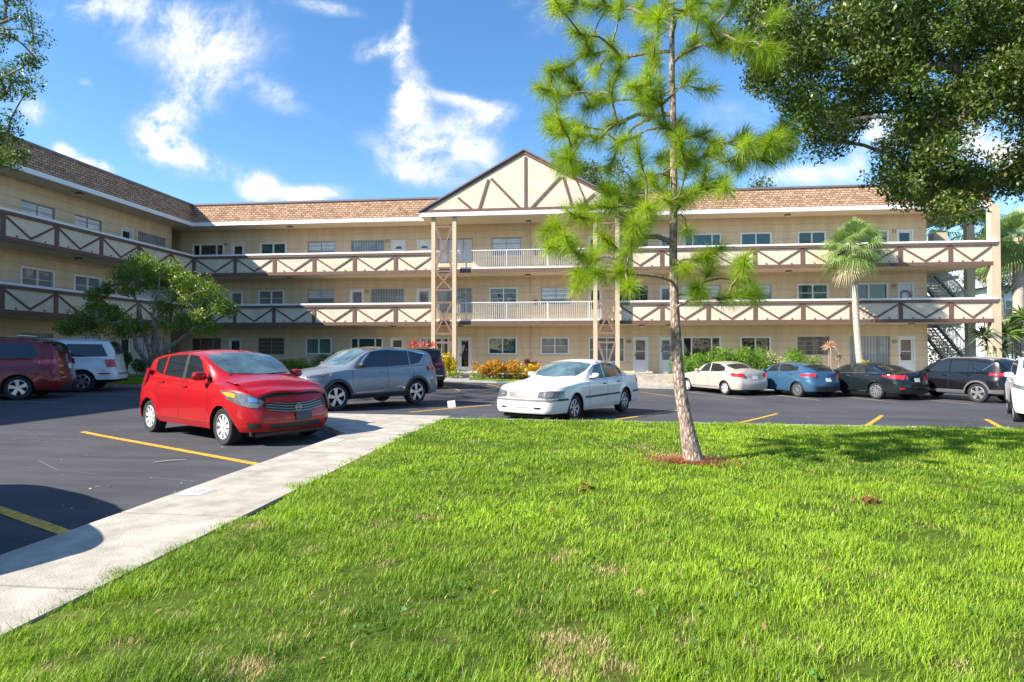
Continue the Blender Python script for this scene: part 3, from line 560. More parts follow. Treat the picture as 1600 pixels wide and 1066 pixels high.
# unit numbers, ceiling lights, down pipes, switch boxes
NB = mat('number_brown', (.16, .08, .05), .6)
def number(s, px, py, f): q = on_y(px, py, YW - .02); text_obj('unit_number', s, .27, NB, (q.x - O.x, YW - .012 - O.y, q.z), (PI / 2, 0, 0), bld, .008)
for s, px, py, f in (('33', 1397.5, 534, 0), ('47', 1397, 447, 1), ('71', 1397, 362, 2), ('20', 982.5, 534, 0), ('59', 573, 456, 1), ('63', 605.5, 377, 2), ('65', 352.5, 382, 2)): number(s, px, py, f)
LB = mat('lamp_bronze', (.05, .035, .03), .5); LG = mat('lamp_diffuser', (.6, .56, .5), .4)
def lamp(x, y_, z):
    b = MB(); b.lathe([(0, 0), (.15, 0), (.17, -.03), (.15, -.06), (.06, -.06)], 14, 'z', c=(x, y_, z)); o = part(b, 'ceiling_lamp', LB, smooth=True); b = MB(); b.lathe([(.12, -.055), (.12, -.10), (.07, -.14), (0, -.15)], 12, 'z', c=(x, y_, z)); p = part(b, 'lamp_shade', LG, smooth=True); p.parent = o
for px, f in ((452, 2), (826, 2), (1232, 2), (452, 1), (825, 1), (1233, 1), (615, 0), (720, 0), (1003, 0), (1045, 0), (1425, 0), (1453, 2)): x = on_y(px, 540, 33.9).x; lamp(x, 33.9, (F1, F2, EAVE + .21)[f] - .2)
for f in (1, 2): q = on_x(121, 540, -23.6); lamp(-23.6, q.y, (F2 - .2 if f == 1 else EAVE + .01))
b = MB(); q = on_y(829, 540, YW); b.box(q.x - .02, q.x + .02, YW - .05, YW - .005, F0 + .3, EAVE - .01); part(b, 'conduit', TANP)
for f in (1, 2): b = MB(); q = on_y(837, 540, YW); b.box(q.x - .1, q.x + .1, YW - .09, YW - .005, FL[f] + 1.0, FL[f] + 1.3); part(b, 'switch_box', mat('switch_rust', (.25, .12, .09), .7))
b = MB(); q = on_x(257.5, 540, XW - 1); b.box(XW + .004, XW + .03, fy(257.8), fy(262.5), F0 + 1.25, F0 + 1.75); part(b, 'wall_notice', mat('notice_red', (.55, .35, .3), .7))
# ------------------------------------------------------------ cars
def interp(L_, x):
    if x <= L_[0][0]: return L_[0][1]
    for (a, b), (c, d) in zip(L_[:-1], L_[1:]):
        if x <= c: return b + (d - b) * (x - a) / (c - a)
    return L_[-1][1]
def smoothed(L_, r):
    lo, hi = L_[0][0], L_[-1][0]; xs = np.linspace(lo, hi, 400); ys = np.interp(xs, [p[0] for p in L_], [p[1] for p in L_]); h = max(1, int(r / (hi - lo) * 400)); k = np.hanning(2 * h + 3)[1:-1]; k /= k.sum()
    pad = np.concatenate([2 * ys[0] - ys[h:0:-1], ys, 2 * ys[-1] - ys[-2:-h - 2:-1]]); ys = np.convolve(pad, k, 'valid')
    return lambda x: float(np.interp(x, xs, ys))
TYRE = mat('tyre_rubber', (.018, .018, .02), .8, bump=.3, bscale=40); BLKP = mat('black_plastic', (.02, .02, .022), .5); WELL = mat('wheel_well_black', (.008, .008, .008), .95)
ALLOY = mat('alloy_silver', (.62, .62, .64), .28, metal=.85); HUBC = mat('hubcap_silver', (.60, .60, .61), .4, metal=.35); CHR = mat('chrome', (.75, .75, .76), .12, metal=1); LENS = mat('headlight_lens', (.14, .145, .15), .08, coat=1, noise=.5, nscale=14); LENSD = mat('dark_headlight', (.10, .10, .11), .1, coat=1)
RED_L = mat('tail_light_red', (.55, .012, .012), .12, coat=1, noise=.35, nscale=12); AMB = mat('amber_lens', (.8, .35, .03), .15, coat=1); GLS = mat('car_glass', (.014, .019, .022), .04, spec=.6); PLATE = mat('licence_plate', (.62, .66, .66), .5, noise=.3, nscale=30)
GLS_L = mat('windshield_glass', (.10, .16, .17), .03, spec=.6, coat=.4, noise=.75, nscale=2.2); GLS_B = mat('blue_tinted_glass', (.008, .016, .035), .04, spec=.55); SEAM = mat('panel_gap', (.012, .012, .012), .8)
def paint(name, c, metal=.25, rough=.32): return mat(name, c, rough + .05, metal=metal, coat=.7, spec=.3)
class Car:
    def __init__(s, name, label, cat, loc, heading, P, group=None):
        s.P = P; s.root = empty(name, loc, math.atan2(heading[1], heading[0])); tag(s.root, label, cat, group)
        s.L, s.Wd, s.H = P['dim']; s.sf, s.sr = P['axles']; s.R = P['R']; s.b = s.Wd / 2; s.yn = s.b * P.get('nose', .66); s.ynr = s.b * P.get('tail', .74); s.Lf = P.get('Lf', .62); s.Lr = P.get('Lr', .5); s.sag = .07
        s.top = smoothed(P['top'], .10); s.sh = smoothed(P['sh'], .2); s.rock = P.get('rock', .22); s.xf = smoothed(P['front'], .05); s.xr = smoothed(P['rear'], .05); s.tum = P.get('tum', .20); s.cr = P.get('crown', .05); s.er = P.get('edge', .07)
        s.off = (s.sf + s.sr) / 2; s.paint = P['paint']; s.body()
    def wo(s, z):   # side bulge
        zs = .96; t = (z - s.rock) / (zs - s.rock); return float(np.interp(t, [0, .12, .35, .6, .78, .84, 1, 1.2], [-.045, -.012, -.004, 0, -.004, -.012, -.045, -.07]))
    def side(s, st, z):   # half width of the lower body
        w = s.b + s.wo(z); df = st - s.xf(z) - s.sag; dr = (s.L - s.xr(z)) - st - s.sag; y = w
        if df < s.Lf - s.sag: q = max(0., df) / (s.Lf - s.sag); y = min(y, s.yn + (w - s.yn) * math.sqrt(max(0, 1 - (1 - q) ** 2)))
        if dr < s.Lr - s.sag: q = max(0., dr) / (s.Lr - s.sag); y = min(y, s.ynr + (w - s.ynr) * math.sqrt(max(0, 1 - (1 - q) ** 2)))
        for sa in (s.sf, s.sr):   # arch flare
            d = abs(math.hypot(st - sa, z - s.R) - (s.R + .06)); y += s.P.get('flare', .018) * max(0, 1 - d / .13) * (1 if z > s.rock - .02 else 0)
        return y
    def front_s(s, y, z):
        w = s.b + s.wo(z); y = abs(y)
        if y <= s.yn: return s.xf(z) + s.sag * (y / s.yn) ** 2
        q = min(.999, (y - s.yn) / (w - s.yn)); return s.xf(z) + s.sag + (s.Lf - s.sag) * (1 - math.sqrt(1 - q * q))
    def rear_s(s, y, z):
        w = s.b + s.wo(z); y = abs(y)
        if y <= s.ynr: return s.L - s.xr(z) - s.sag * (y / s.ynr) ** 2
        q = min(.999, (y - s.ynr) / (w - s.ynr)); return s.L - s.xr(z) - s.sag - (s.Lr - s.sag) * (1 - math.sqrt(1 - q * q))
    def zlow(s, st):
        z = s.rock
        for sa in (s.sf, s.sr):
            r = s.R + .045; d = abs(st - sa)
            if d < r: z = max(z, s.R + math.sqrt(r * r - d * d))
        e = s.P.get('bump_z', .2); 
        if st < s.sf - s.R - .05: z = max(z, e + .0)
        if st > s.sr + s.R + .05: z = max(z, s.P.get('bump_zr', e + .06))
        return z
    def cross(s, st):   # half section from shoulder to centre
        zs, zt = s.sh(st), max(s.top(st), s.sh(st) + .004); ys = s.side(st, zs); h = zt - zs; c = S((h - .14) / .26); out = []; cr = min(s.cr, h * .3); r = min(s.er, h * .35)
        yb, zb = ys - .045, zs + .012; zte = max(zb + .001, zt - cr - r); yte = yb - s.tum * (zte - zb)
        cab = [(ys, zs), (yb, zb), (yb + (yte - yb) / 3, zb + (zte - zb) / 3), (yb + (yte - yb) * .667, zb + (zte - zb) * .667), (yte, zte), (yte - .3 * r, zte + .68 * r), (yte - r, zte + r), ((yte - r) * .5, zt - cr * .25), (0, zt)]
        for k, t in enumerate((1, .965, .92, .86, .78, .68, .55, .3, 0)):
            hy, hz = ys * t, zs + h * (1 - t ** 3.2); cy, cz = cab[k]; out.append((hy + (cy - hy) * c, hz + (cz - hz) * c))
        return out
    def up_side(s, st, z):
        c = s.cross(st)
        for (y0, z0), (y1, z1) in zip(c[:-1], c[1:]):
            if z <= z1: return y0 + (y1 - y0) * (z - z0) / max(1e-6, z1 - z0)
        return c[6][0]
    def Y(s, st, z): return s.side(st, z) if z <= s.sh(st) else s.up_side(st, z)
    def topz(s, st, y):
        c = s.cross(st); y = abs(y)
        for (y0, z0), (y1, z1) in zip(c[:-1], c[1:]):
            if y >= y1: return z0 + (z1 - z0) * (y0 - y) / max(1e-6, y0 - y1)
        return c[-1][1]
    def w(s, st, y, z): return (s.off - st, y, z)
    def body(s):
        zm = .6; M = 17; nodes = [('F', None)]
        sl_ = [(1 - math.cos(a)) for a in np.linspace(.18, PI / 2, 8)]
        for q in sl_: nodes.append(('FC', q))
        s0, s1 = s.Lf + .16 + .02, s.L - s.Lr - .16; st = []
        n = int((s1 - s0) / .075); st = list(np.linspace(s0, s1, n)) + [sa + (s.R + .045) * math.sin(a) for sa in (s.sf, s.sr) for a in np.linspace(-PI / 2, PI / 2, 15)]
        st = sorted(x for x in st if s0 <= x <= s1); st2 = [st[0]]
        for x in st[1:]:
            if x - st2[-1] > .012: st2.append(x)
        for x in st2: nodes.append(('S', x))
        for q in reversed(sl_): nodes.append(('RC', q))
        def pos(nd, z):
            k, q = nd
            if k == 'S': return q
            if k == 'FC': return s.xf(z) + s.sag + (s.Lf - s.sag) * q + (0.0)
            return s.L - s.xr(z) - s.sag - (s.Lr - s.sag) * q
        def lowz(nd): return s.zlow(pos(nd, .5))
        def shz(nd):
            z = .8
            for _ in range(4): z = s.sh(pos(nd, z))
            return z
        NR = 18; b = MB(); tfr = [1, .965, .92, .86, .78, .68, .55, .3, 0]; ts = [-t for t in tfr] + tfr[-2::-1]
        b.mi = 0
        for sg in (1, -1):
            rows = []
            for nd in nodes[1:]:
                zl, zh = lowz(nd), shz(nd); r = []
                for i in range(NR): z = zl + (zh - zl) * i / (NR - 1); p = pos(nd, z); r.append(s.w(p, sg * s.side(p, z), z))
                rows.append(r)
            b.grid(rows, sg < 0)
        # end faces
        for kind, fn, zl, zh in (('F', s.front_s, s.zlow(.2), shz(nodes[1])), ('R', s.rear_s, s.zlow(s.L - .2), shz(nodes[-1]))):
            rows = []; yn = s.yn if kind == 'F' else s.ynr; nd = nodes[1] if kind == 'F' else nodes[-1]
            for i in range(NR):
                z = zl + (zh - zl) * i / (NR - 1); ye = s.side(pos(nd, z), z); pe = pos(nd, z); rr = []
                for t in ts: y = ye * t; rr.append(s.w(pe if abs(t) == 1 else fn(y, z), y, z))
                rows.append(rr)
            b.grid(rows, kind == 'F')
        # top
        lines = []
        z0 = shz(nodes[1]); lines.append([s.w(s.front_s(s.side(pos(nodes[1], z0), z0) * t, z0) if abs(t) < 1 else pos(nodes[1], z0), s.side(pos(nodes[1], z0), z0) * t, z0) for t in ts])
        for nd in nodes[1:]:
            p = pos(nd, shz(nd)); h = s.cross(p)
            lines.append([s.w(p, -y, z) for y, z in h] + [s.w(p, y, z) for y, z in h[-2::-1]])
        z0 = shz(nodes[-1]); pe = pos(nodes[-1], z0); ye = s.side(pe, z0); lines.append([s.w(s.rear_s(ye * t, z0) if abs(t) < 1 else pe, ye * t, z0) for t in ts])
        b.grid(lines)
        o = b.build('body', [s.paint], s.root, smooth=False); me = o.data
        bm = bmesh.new(); bm.from_mesh(me); bmesh.ops.remove_doubles(bm, verts=bm.verts, dist=.002); bmesh.ops.recalc_face_normals(bm, faces=bm.faces); bm.to_mesh(me); bm.free()
        me.shade_smooth(); me.set_sharp_from_angle(angle=math.radians(32)); s.bodyo = o
        # wells and floor
        b = MB()
        for sg in (1, -1):
            R1, R2 = [], []
            for nd in nodes[1:]: z = lowz(nd); p = pos(nd, z); y = s.side(p, z) - .004; R1.append(s.w(p, sg * y, z + .002)); R2.append(s.w(p, sg * max(.1, y - .34), z + .01))
            b.grid([R1, R2], sg > 0)
        wy = s.b - .26; b.box(s.off - s.L + .25, s.off - .22, -wy, wy, s.rock - .03, .52)
        b.build('underbody', WELL, s.root)
        # wheels
        spk = s.P.get('spokes', 10)
        for sa in (s.sf, s.sr):
            for sg in (1, -1): s.wheel(sa, sg)
    def wheel(s, sa, sg):
        R = s.R; wd = s.P.get('tw', .205); rr = R * s.P.get('rimf', .66); y0 = s.b - .028; k, wth, mt = s.P.get('rim', (10, .3, HUBC)); steer = s.P.get('steer', 0) if sa == s.sf else 0
        b = MB(); b.lathe([(rr, -.01), (rr + .012, -.002), (R * .93, 0), (R * .985, -.025), (R, -.05), (R, -wd + .05), (R * .98, -wd + .02), (rr, -wd)], 40, 'y'); o = b.build('wheel', TYRE, s.root, smooth=True)
        o.location = s.w(sa, sg * y0, R); o.rotation_euler = (0, 0, (0 if sg > 0 else PI) + steer)
        b = MB(); b.lathe([(0, -.05), (rr * .97, -.05)], 24, 'y'); b.lathe([(rr * .9, -.045), (rr * .9, -.15), (rr, -.15)], 24, 'y'); p = b.build('brake_well', WELL, o)
        b = MB(); b.lathe([(rr * 1.005, -.03), (rr * 1.01, -.004), (rr * .955, -.0), (rr * .92, -.014), (rr * .93, -.05)], 36, 'y'); b.lathe([(0, -.006), (rr * .13, -.008), (rr * .17, -.02), (rr * .2, -.048)], 20, 'y')
        for i in range(k):
            a = 2 * PI * i / k + .2; tw = rr * wth; ca, sn = math.cos(a), math.sin(a)
            P_ = lambda r, t, h: (r * ca - t * sn, h, r * sn + t * ca)
            n = len(b.v); r0, r1 = rr * .12, rr * .95; w0, w1 = tw * .55, tw
            b.v += [P_(r0, -w0 / 2, -.016), P_(r1, -w1 / 2, -.012), P_(r1, w1 / 2, -.012), P_(r0, w0 / 2, -.016), P_(r0, -w0 / 2, -.045), P_(r1, -w1 / 2, -.045), P_(r1, w1 / 2, -.045), P_(r0, w0 / 2, -.045)]
            for f in ((0, 1, 2, 3), (0, 4, 5, 1), (3, 2, 6, 7), (1, 5, 6, 2)): b.f.append(tuple(n + i_ for i_ in f)); b.m.append(0)
        b.build('rim', mt, o)
    def polyi(s, L_, u):
        n = len(L_) - 1; x = u * n; i = min(n - 1, int(x)); f = x - i; return (L_[i][0] + (L_[i + 1][0] - L_[i][0]) * f, L_[i][1] + (L_[i + 1][1] - L_[i][1]) * f)
    def patch(s, fn, bot, top, name, m, off=.006, nu=14, nv=5, parent=None, flip=False):
        """surface piece between polylines bot and top; fn(p, q) -> point on the body pushed out by off"""
        rows = []
        for j in range(nv + 1):
            r = []
            for i in range(nu + 1):
                a, c = s.polyi(bot, i / nu), s.polyi(top, i / nu); t = j / nv; r.append(fn(a[0] + (c[0] - a[0]) * t, a[1] + (c[1] - a[1]) * t, off))
            rows.append(r)
        b = MB(); b.grid(rows, flip); o = b.build(name, m, parent or s.root, recalc=False); o.data.shade_smooth(); return o
    def sp(s, name, m, bot, top, sides=(1, -1), off=.006, **k):   # side patch in (s, z)
        r = None
        for sg in sides: r = s.patch(lambda p, z, o_: s.w(p, sg * (s.Y(p, z) + o_), z), bot, top, name, m, off, flip=sg > 0, **k)
        return r
    def fp(s, name, m, bot, top, mirror=False, off=.008, **k):    # front patch in (y, z)
        r = None
        for sg in ((1, -1) if mirror else (1,)): r = s.patch(lambda y, z, o_: s.w(s.front_s(y, z) - o_, sg * y * (1 + o_ * .6), z), bot, top, name, m, off, flip=sg < 0, **k)
        return r
    def rp(s, name, m, bot, top, mirror=False, off=.008, **k):
        r = None
        for sg in ((1, -1) if mirror else (1,)): r = s.patch(lambda y, z, o_: s.w(s.rear_s(y, z) + o_, sg * y * (1 + o_ * .6), z), bot, top, name, m, off, flip=sg > 0, **k)
        return r
    def tp(s, name, m, s0, s1, f0, f1, off=.008, sg=1, nu=16, nv=10, parent=None, bow=.0):   # top patch: from s0 to s1, half width fractions f0, f1 of the roof edge
        rows = []
        for j in range(nv + 1):
            t = j / nv; r = []
            for i in range(nu + 1):
                u = -1 + 2 * i / nu; st = s0 + (s1 - s0) * t + bow * (u * u) * (1 - t); ye = s.cross(st)[5][0] * (f0 + (f1 - f0) * t); y = u * ye; r.append((s.off - st + off * .5 * sg, y, s.topz(st, y) + off))
            rows.append(r)
        b = MB(); b.grid(rows, sg > 0); o = b.build(name, m, parent or s.root, recalc=False); o.data.shade_smooth(); return o
    def seam(s, pts, sides=(1, -1), wd=.010): 
        bot = [(p, z) for p, z in pts]; top = [(p + wd, z) for p, z in pts]; s.sp('door_seam', SEAM, bot, top, sides, off=.0025, nu=16, nv=1)
    def seam_h(s, pts, sides=(1, -1), wd=.010, m=None, name='door_seam', off=.0025):
        s.sp(name, m or SEAM, [(p, z) for p, z in pts], [(p, z + wd) for p, z in pts], sides, off=off, nu=20, nv=1)
    def mirror(s, st, z, m=None, size=(.13, .20, .14)):
        for sg in (1, -1):
            b = MB(); y = s.Y(st, z) ; n = 10; ring = []
            for j in range(7):
                ph = PI * j / 6 - PI / 2
                ring.append([(size[0] * .9 * math.sin(ph) * 1.0 * (.55) , size[1] / 2 * math.cos(ph) * (abs(math.cos(a)) ** .6 * (1 if math.cos(a) > 0 else -1)), size[2] / 2 * math.cos(ph) * (abs(math.sin(a)) ** .6 * (1 if math.sin(a) > 0 else -1))) for a in [2 * PI * i / 12 for i in range(13)]])
            b.grid(ring); b.box(-.02, .04, -size[1] / 2 - .06, 0, -.05, -.01)
            if sg < 0: b.v = [(x, -yy_, zz) for x, yy_, zz in b.v]; b.f = [f[::-1] for f in b.f]
            o = b.build('side_mirror', m or s.paint, s.root, smooth=True, loc=s.w(st, sg * (y + size[1] / 2 + .03), z + .06))
    def handles(s, pts, m=None, sides=(1, -1)):
        for st, z in pts:
            for sg in sides:
                y = s.Y(st, z); b = MB(); b.box(-.085, .085, -.003, .028, -.014, .014); b.build('door_handle', m or s.paint, s.root, loc=s.w(st, sg * (y + (.0 if sg > 0 else .026)), z), bevel=.008)
    def box(s, name, m, st0, st1, y0, y1, z0, z1, bevel=.01, parent=None): b = MB(); b.box(s.off - st1, s.off - st0, y0, y1, z0, z1); return b.build(name, m, parent or s.root, bevel=bevel)
    def rails(s, s0, s1, m, f=.92):
        for sg in (1, -1):
            pts = [];
            for i in range(13): st = s0 + (s1 - s0) * i / 12; c = s.cross(st); y = c[6][0] * f; pts.append(s.w(st, sg * y, s.topz(st, y) + (.045 if 0 < i < 12 else .005)))
            MB().tube(pts, [.017] * 13, 6).build('roof_rail', m, s.root, smooth=True)
    def plate(s, z, y=0, end='r', m=None, wd=.15, h=.075): (s.rp if end == 'r' else s.fp)('licence_plate', m or PLATE, [(y - wd, z - h), (y + wd, z - h)], [(y - wd, z + h), (y + wd, z + h)], off=.02, nu=4, nv=2)
def place(px, py, px2, py2, P, side, z=None):
    """front and rear contact points of the near-side wheels -> mid point and heading"""
    f, r = ground_hit(px, py), ground_hit(px2, py2); return f, r
def at(x, y): return (x, y, gz(x, y))
def car_from(front, rear, P, side):
    """front/rear: ground points (x,y) of the near side wheels' outer face; side +1: car's left side is the near one"""
    f, r = Vector(front[:2]), Vector(rear[:2]); h = (f - r).normalized(); left = Vector((-h.y, h.x)); mid = (f + r) / 2 - left * side * (P['dim'][1] / 2 - .1)
    return (mid.x, mid.y, gz(mid.x, mid.y)), (h.x, h.y)
BF = [(.15, .12), (.3, .03), (.45, .0), (.58, .01), (.70, .05), (.85, .13), (1.1, .25)]; BR = [(.15, .10), (.3, .03), (.5, .0), (.62, .01), (.75, .07), (.95, .10), (1.2, .16)]
# --- red hatchback with the crumpled nose
P = dict(dim=(4.14, 1.70, 1.535), axles=(.82, 3.42), R=.30, paint=paint('bright_red_paint', (.36, .003, .007), .0, .3), rock=.24, top=[(0, .78), (.22, .88), (.6, .99), (.98, 1.08), (1.35, 1.27), (1.78, 1.46), (2.2, 1.53), (2.8, 1.53), (3.4, 1.47), (3.78, 1.38), (3.95, 1.16), (4.14, .98)],
         sh=[(0, .74), (.4, .86), (.95, .96), (2, .98), (3.3, 1.04), (3.8, 1.06), (4.14, .96)], front=[(.15, .10), (.3, .02), (.42, .0), (.55, .03), (.68, .07), (.85, .16), (1.1, .3)], rear=[(.15, .08), (.35, .0), (.6, .01), (.75, .05), (1.0, .12), (1.2, .2)], Lf=.72, nose=.6, rim=(9, .34, HUBC), tum=.24, bump_z=.2)
loc, hd = car_from((-5.56, 8.87), (-7.80, 10.16), P, -1)
c = Car('parked_car', 'bright red hatchback with crumpled hood and broken front lamp', 'car', loc, hd, P)
c.tp('windshield', GLS_L, 1.03, 1.83, .93, .90, bow=.12)
c.sp('side_window', GLS, [(1.50, 1.02), (2.20, 1.03)], [(1.86, 1.41), (2.22, 1.44)], off=.005); c.sp('side_window', GLS, [(2.32, 1.03), (3.02, 1.07)], [(2.33, 1.445), (2.98, 1.42)], off=.005); c.sp('side_window', GLS, [(3.10, 1.08), (3.40, 1.13)], [(3.06, 1.41), (3.42, 1.35)], off=.005)
c.sp('side_window', GLS, [(1.30, 1.01), (1.44, 1.015)], [(1.44, 1.14), (1.46, 1.16)], off=.005); c.sp('window_trim', BLKP, [(2.205, 1.03), (2.315, 1.03)], [(2.225, 1.44), (2.325, 1.445)], off=.006, nu=2)
c.seam([(1.30, .36), (1.27, .7), (1.3, 1.0)]); c.seam([(2.25, .34), (2.27, .7), (2.26, 1.02)]); c.seam([(3.0, .6), (3.12, .8), (3.08, 1.05)]); c.seam_h([(1.32, .33), (3.0, .33)])
c.mirror(1.42, 1.03, size=(.15, .24, .15)); c.handles([(2.08, .90), (2.95, .95)])
c.fp('bumper_intake', BLKP, [(-.50, .27), (.50, .27)], [(-.42, .36), (.42, .36)], off=.006); c.fp('bumper_intake', BLKP, [(.60, .30), (.72, .30)], [(.58, .36), (.74, .40)], mirror=True, off=.006, nu=4)
g = c.fp('grille', BLKP, [(-.50, .60), (-.30, .535), (0, .515), (.30, .535), (.50, .60)], [(-.56, .705), (-.3, .685), (0, .66), (.3, .685), (.56, .705)], off=.012, nu=20)
for dz in (.02, .06, .10, .14): c.fp('grille_bar', mat('grille_silver', (.30, .30, .32), .3, metal=.6), [(-.50, .565 + dz), (-.2, .52 + dz), (0, .515 + dz), (.2, .52 + dz), (.50, .565 + dz)], [(-.50, .577 + dz), (-.2, .532 + dz), (0, .527 + dz), (.2, .532 + dz), (.50, .577 + dz)], off=.024, nu=16, nv=1, parent=g)
b = MB(); cxx = c.w(c.front_s(0, .6) - .04, 0, .60); n = 20
b.v = []; ring = [[(cxx[0], r * math.cos(2 * PI * i / n), cxx[2] + r * math.sin(2 * PI * i / n)) for i in range(n + 1)] for r in (.045, .058)]; b.grid(ring, True); b.box(cxx[0] - .004, cxx[0] + .002, -.06, .06, cxx[2] - .009, cxx[2] + .009); b.build('emblem', mat('grille_silver'), g)
c.fp('headlight', LENS, [(-.62, .62), (-.70, .62), (-.78, .66), (-.838, .74)], [(-.50, .70), (-.62, .79), (-.73, .84), (-.842, .88)], off=.012); c.fp('headlight', AMB, [(-.80, .77), (-.835, .80)], [(-.785, .83), (-.835, .86)], off=.016, nu=4, nv=2)
c.fp('headlight', BLKP, [(.56, .58), (.70, .58), (.80, .64), (.84, .72)], [(.50, .74), (.62, .80), (.74, .84), (.84, .87)], off=-.0 + .006)
c.fp('headlight_reflector', CHR, [(-.60, .70), (-.70, .71)], [(-.60, .765), (-.70, .79)], off=.018, nu=6, nv=4); o = c.fp('broken_headlight', LENS, [(.66, .52), (.76, .50), (.82, .56)], [(.64, .76), (.74, .80), (.83, .78)], off=.04)
c.fp('hood_gap', BLKP, [(-.60, .735), (-.3, .725), (0, .72), (.3, .735), (.66, .76)], [(-.64, .80), (-.3, .825), (0, .835), (.3, .835), (.7, .82)], off=.014, nu=18)
c.fp('crumpled_nose', c.paint, [(-.50, .70), (-.2, .69), (0, .68), (.25, .69), (.52, .70)], [(-.48, .765), (-.2, .78), (0, .785), (.25, .785), (.54, .79)], off=.03, nu=18)
b = MB(); R_ = []   # buckled hood skin standing proud of the body
for j in range(15):
    t = j / 14; r = []
    for i in range(19):
        u = -1 + 2 * i / 18; st = 1.0 - .90 * t + .10 * u * u * t; y = u * (.70 - .02 * t); st = max(st, c.front_s(y, .80) - .03); cr_ = .055 * math.exp(-((t - .62 - .12 * u) / .09) ** 2) - .03 * math.exp(-((t - .78 - .1 * u) / .07) ** 2) + .008 * math.sin(5 * u + 4 * t) * t
        r.append((c.off - st, y, c.topz(st, y) + .012 + .03 * t + cr_ * (1 - .5 * u * u)))
    R_.append(r)
b.grid(R_, False); hz = [(p[0] + .01, p[1], p[2] - .035) for p in R_[-1]]; b.grid([R_[-1], hz]); o = b.build('hood', c.paint, c.root); o.data.shade_smooth(); o['label'] = 'buckled red hood standing up at its front edge'
c.sp('quarter_damage', BLKP, [(3.92, .52), (4.0, .5)], [(3.90, .78), (3.99, .80)], sides=(-1,), off=.012, nu=3)
c.plate(.455, .1, 'f', mat('plate_bracket', (.05, .06, .07), .6)); c.box('front_splitter', BLKP, .22, .6, -.6, .6, .15, .215); c.rp('tail_light', RED_L, [(.66, .85), (.83, .85)], [(.64, 1.12), (.8, 1.2)], mirror=True)
b = MB(); b.tube([c.w(.95, .62, 1.07), c.w(1.0, .1, 1.10), c.w(1.12, -.55, 1.10)], [.012] * 3, 5).build('wiper', BLKP, c.root)
# --- grey crossover
P = dict(dim=(4.65, 1.84, 1.70), axles=(.93, 3.635), R=.365, paint=paint('grey_blue_paint', (.19, .225, .27), .15, .33), rock=.30, top=[(0, .90), (.2, 1.0), (.7, 1.09), (1.22, 1.16), (1.6, 1.40), (2.02, 1.62), (2.5, 1.70), (3.2, 1.70), (4.0, 1.64), (4.3, 1.58), (4.5, 1.25), (4.65, 1.10)],
         sh=[(0, .86), (.5, .98), (1.2, 1.07), (3.0, 1.10), (3.9, 1.14), (4.65, 1.02)], front=[(.2, .10), (.4, .0), (.7, .02), (.9, .09), (1.1, .22)], rear=[(.2, .12), (.5, .0), (.75, .02), (1.1, .10), (1.3, .2)], rim=(5, .44, ALLOY), rimf=.69, tum=.22, flare=.03, bump_z=.26, Lf=.65)
hd = (-.56, -.83); loc, hd = car_from((-5.5 - .756, 15.9 - 1.12), (-5.5 + .756, 15.9 + 1.12), P, 1)
c = Car('parked_car', 'slate grey crossover with black wheel arches parked behind the red hatchback', 'car', loc, hd, P)
c.tp('windshield', GLS_L, 1.27, 2.08, .93, .90, bow=.1); c.tp('rear_window', GLS, 4.12, 4.42, .85, .85, sg=-1)
c.sp('side_window', GLS_B, [(1.68, 1.12), (2.55, 1.14)], [(2.12, 1.55), (2.56, 1.60)]); c.sp('side_window', GLS_B, [(2.62, 1.14), (3.42, 1.17)], [(2.62, 1.60), (3.40, 1.57)]); c.sp('side_window', GLS_B, [(3.47, 1.175), (3.80, 1.24)], [(3.45, 1.565), (4.02, 1.47)]); c.sp('window_trim', BLKP, [(2.55, 1.13), (2.62, 1.13)], [(2.56, 1.6), (2.62, 1.6)], nu=2)
c.seam_h([(1.62, 1.10), (1.85, 1.36), (2.10, 1.555), (2.56, 1.61), (3.42, 1.585), (4.06, 1.475)], wd=.032, m=CHR, name='chrome_trim', off=.008)
c.seam([(1.42, .45), (1.40, .8), (1.42, 1.05)]); c.seam([(2.56, .42), (2.58, .8), (2.58, 1.1)]); c.seam([(3.35, .7), (3.55, .95), (3.5, 1.13)]); c.mirror(1.66, 1.14, BLKP, (.15, .24, .16)); c.handles([(2.40, 1.0), (3.30, 1.04)])
c.sp('rocker_cladding', BLKP, [(1.35, .31), (3.2, .31)], [(1.35, .42), (3.2, .44)], off=.01); c.seam_h([(1.5, .44), (2.4, .465), (3.0, .56), (3.15, .50)], wd=.03, m=CHR, name='chrome_trim', off=.014)
for sa in (c.sf, c.sr):
    bo = [(sa + (c.R + .05) * math.cos(a), c.R + (c.R + .05) * math.sin(a)) for a in np.linspace(PI * .98, PI * .02, 13)]; to = [(sa + (c.R + .125) * math.cos(a), c.R + (c.R + .125) * math.sin(a)) for a in np.linspace(PI * .98, PI * .02, 13)]; c.sp('arch_cladding', BLKP, bo, to, off=.012, nu=24, nv=2)
c.fp('headlight', LENS, [(.62, .88), (.91, .93)], [(.60, .93), (.915, .99)], mirror=True); c.fp('headlight', LENSD, [(.66, .62), (.84, .62)], [(.64, .78), (.86, .78)], mirror=True); c.sp('turn_lamp', AMB, [(.50, .935), (.80, 1.0)], [(.50, .96), (.80, 1.02)], off=.008)
c.fp('grille', BLKP, [(-.5, .55), (.5, .55)], [(-.6, .88), (.6, .88)]); c.rp('tail_light', RED_L, [(.60, .98), (.91, 1.0)], [(.60, 1.06), (.91, 1.12)], mirror=True); c.sp('tail_light', RED_L, [(4.18, 1.0), (4.5, .98)], [(4.30, 1.10), (4.5, 1.10)]); c.plate(.75); c.tp('roof_panel', mat('gloss_black_roof', (.03, .035, .045), .2, coat=1), 2.1, 4.0, .93, .93, off=.006)
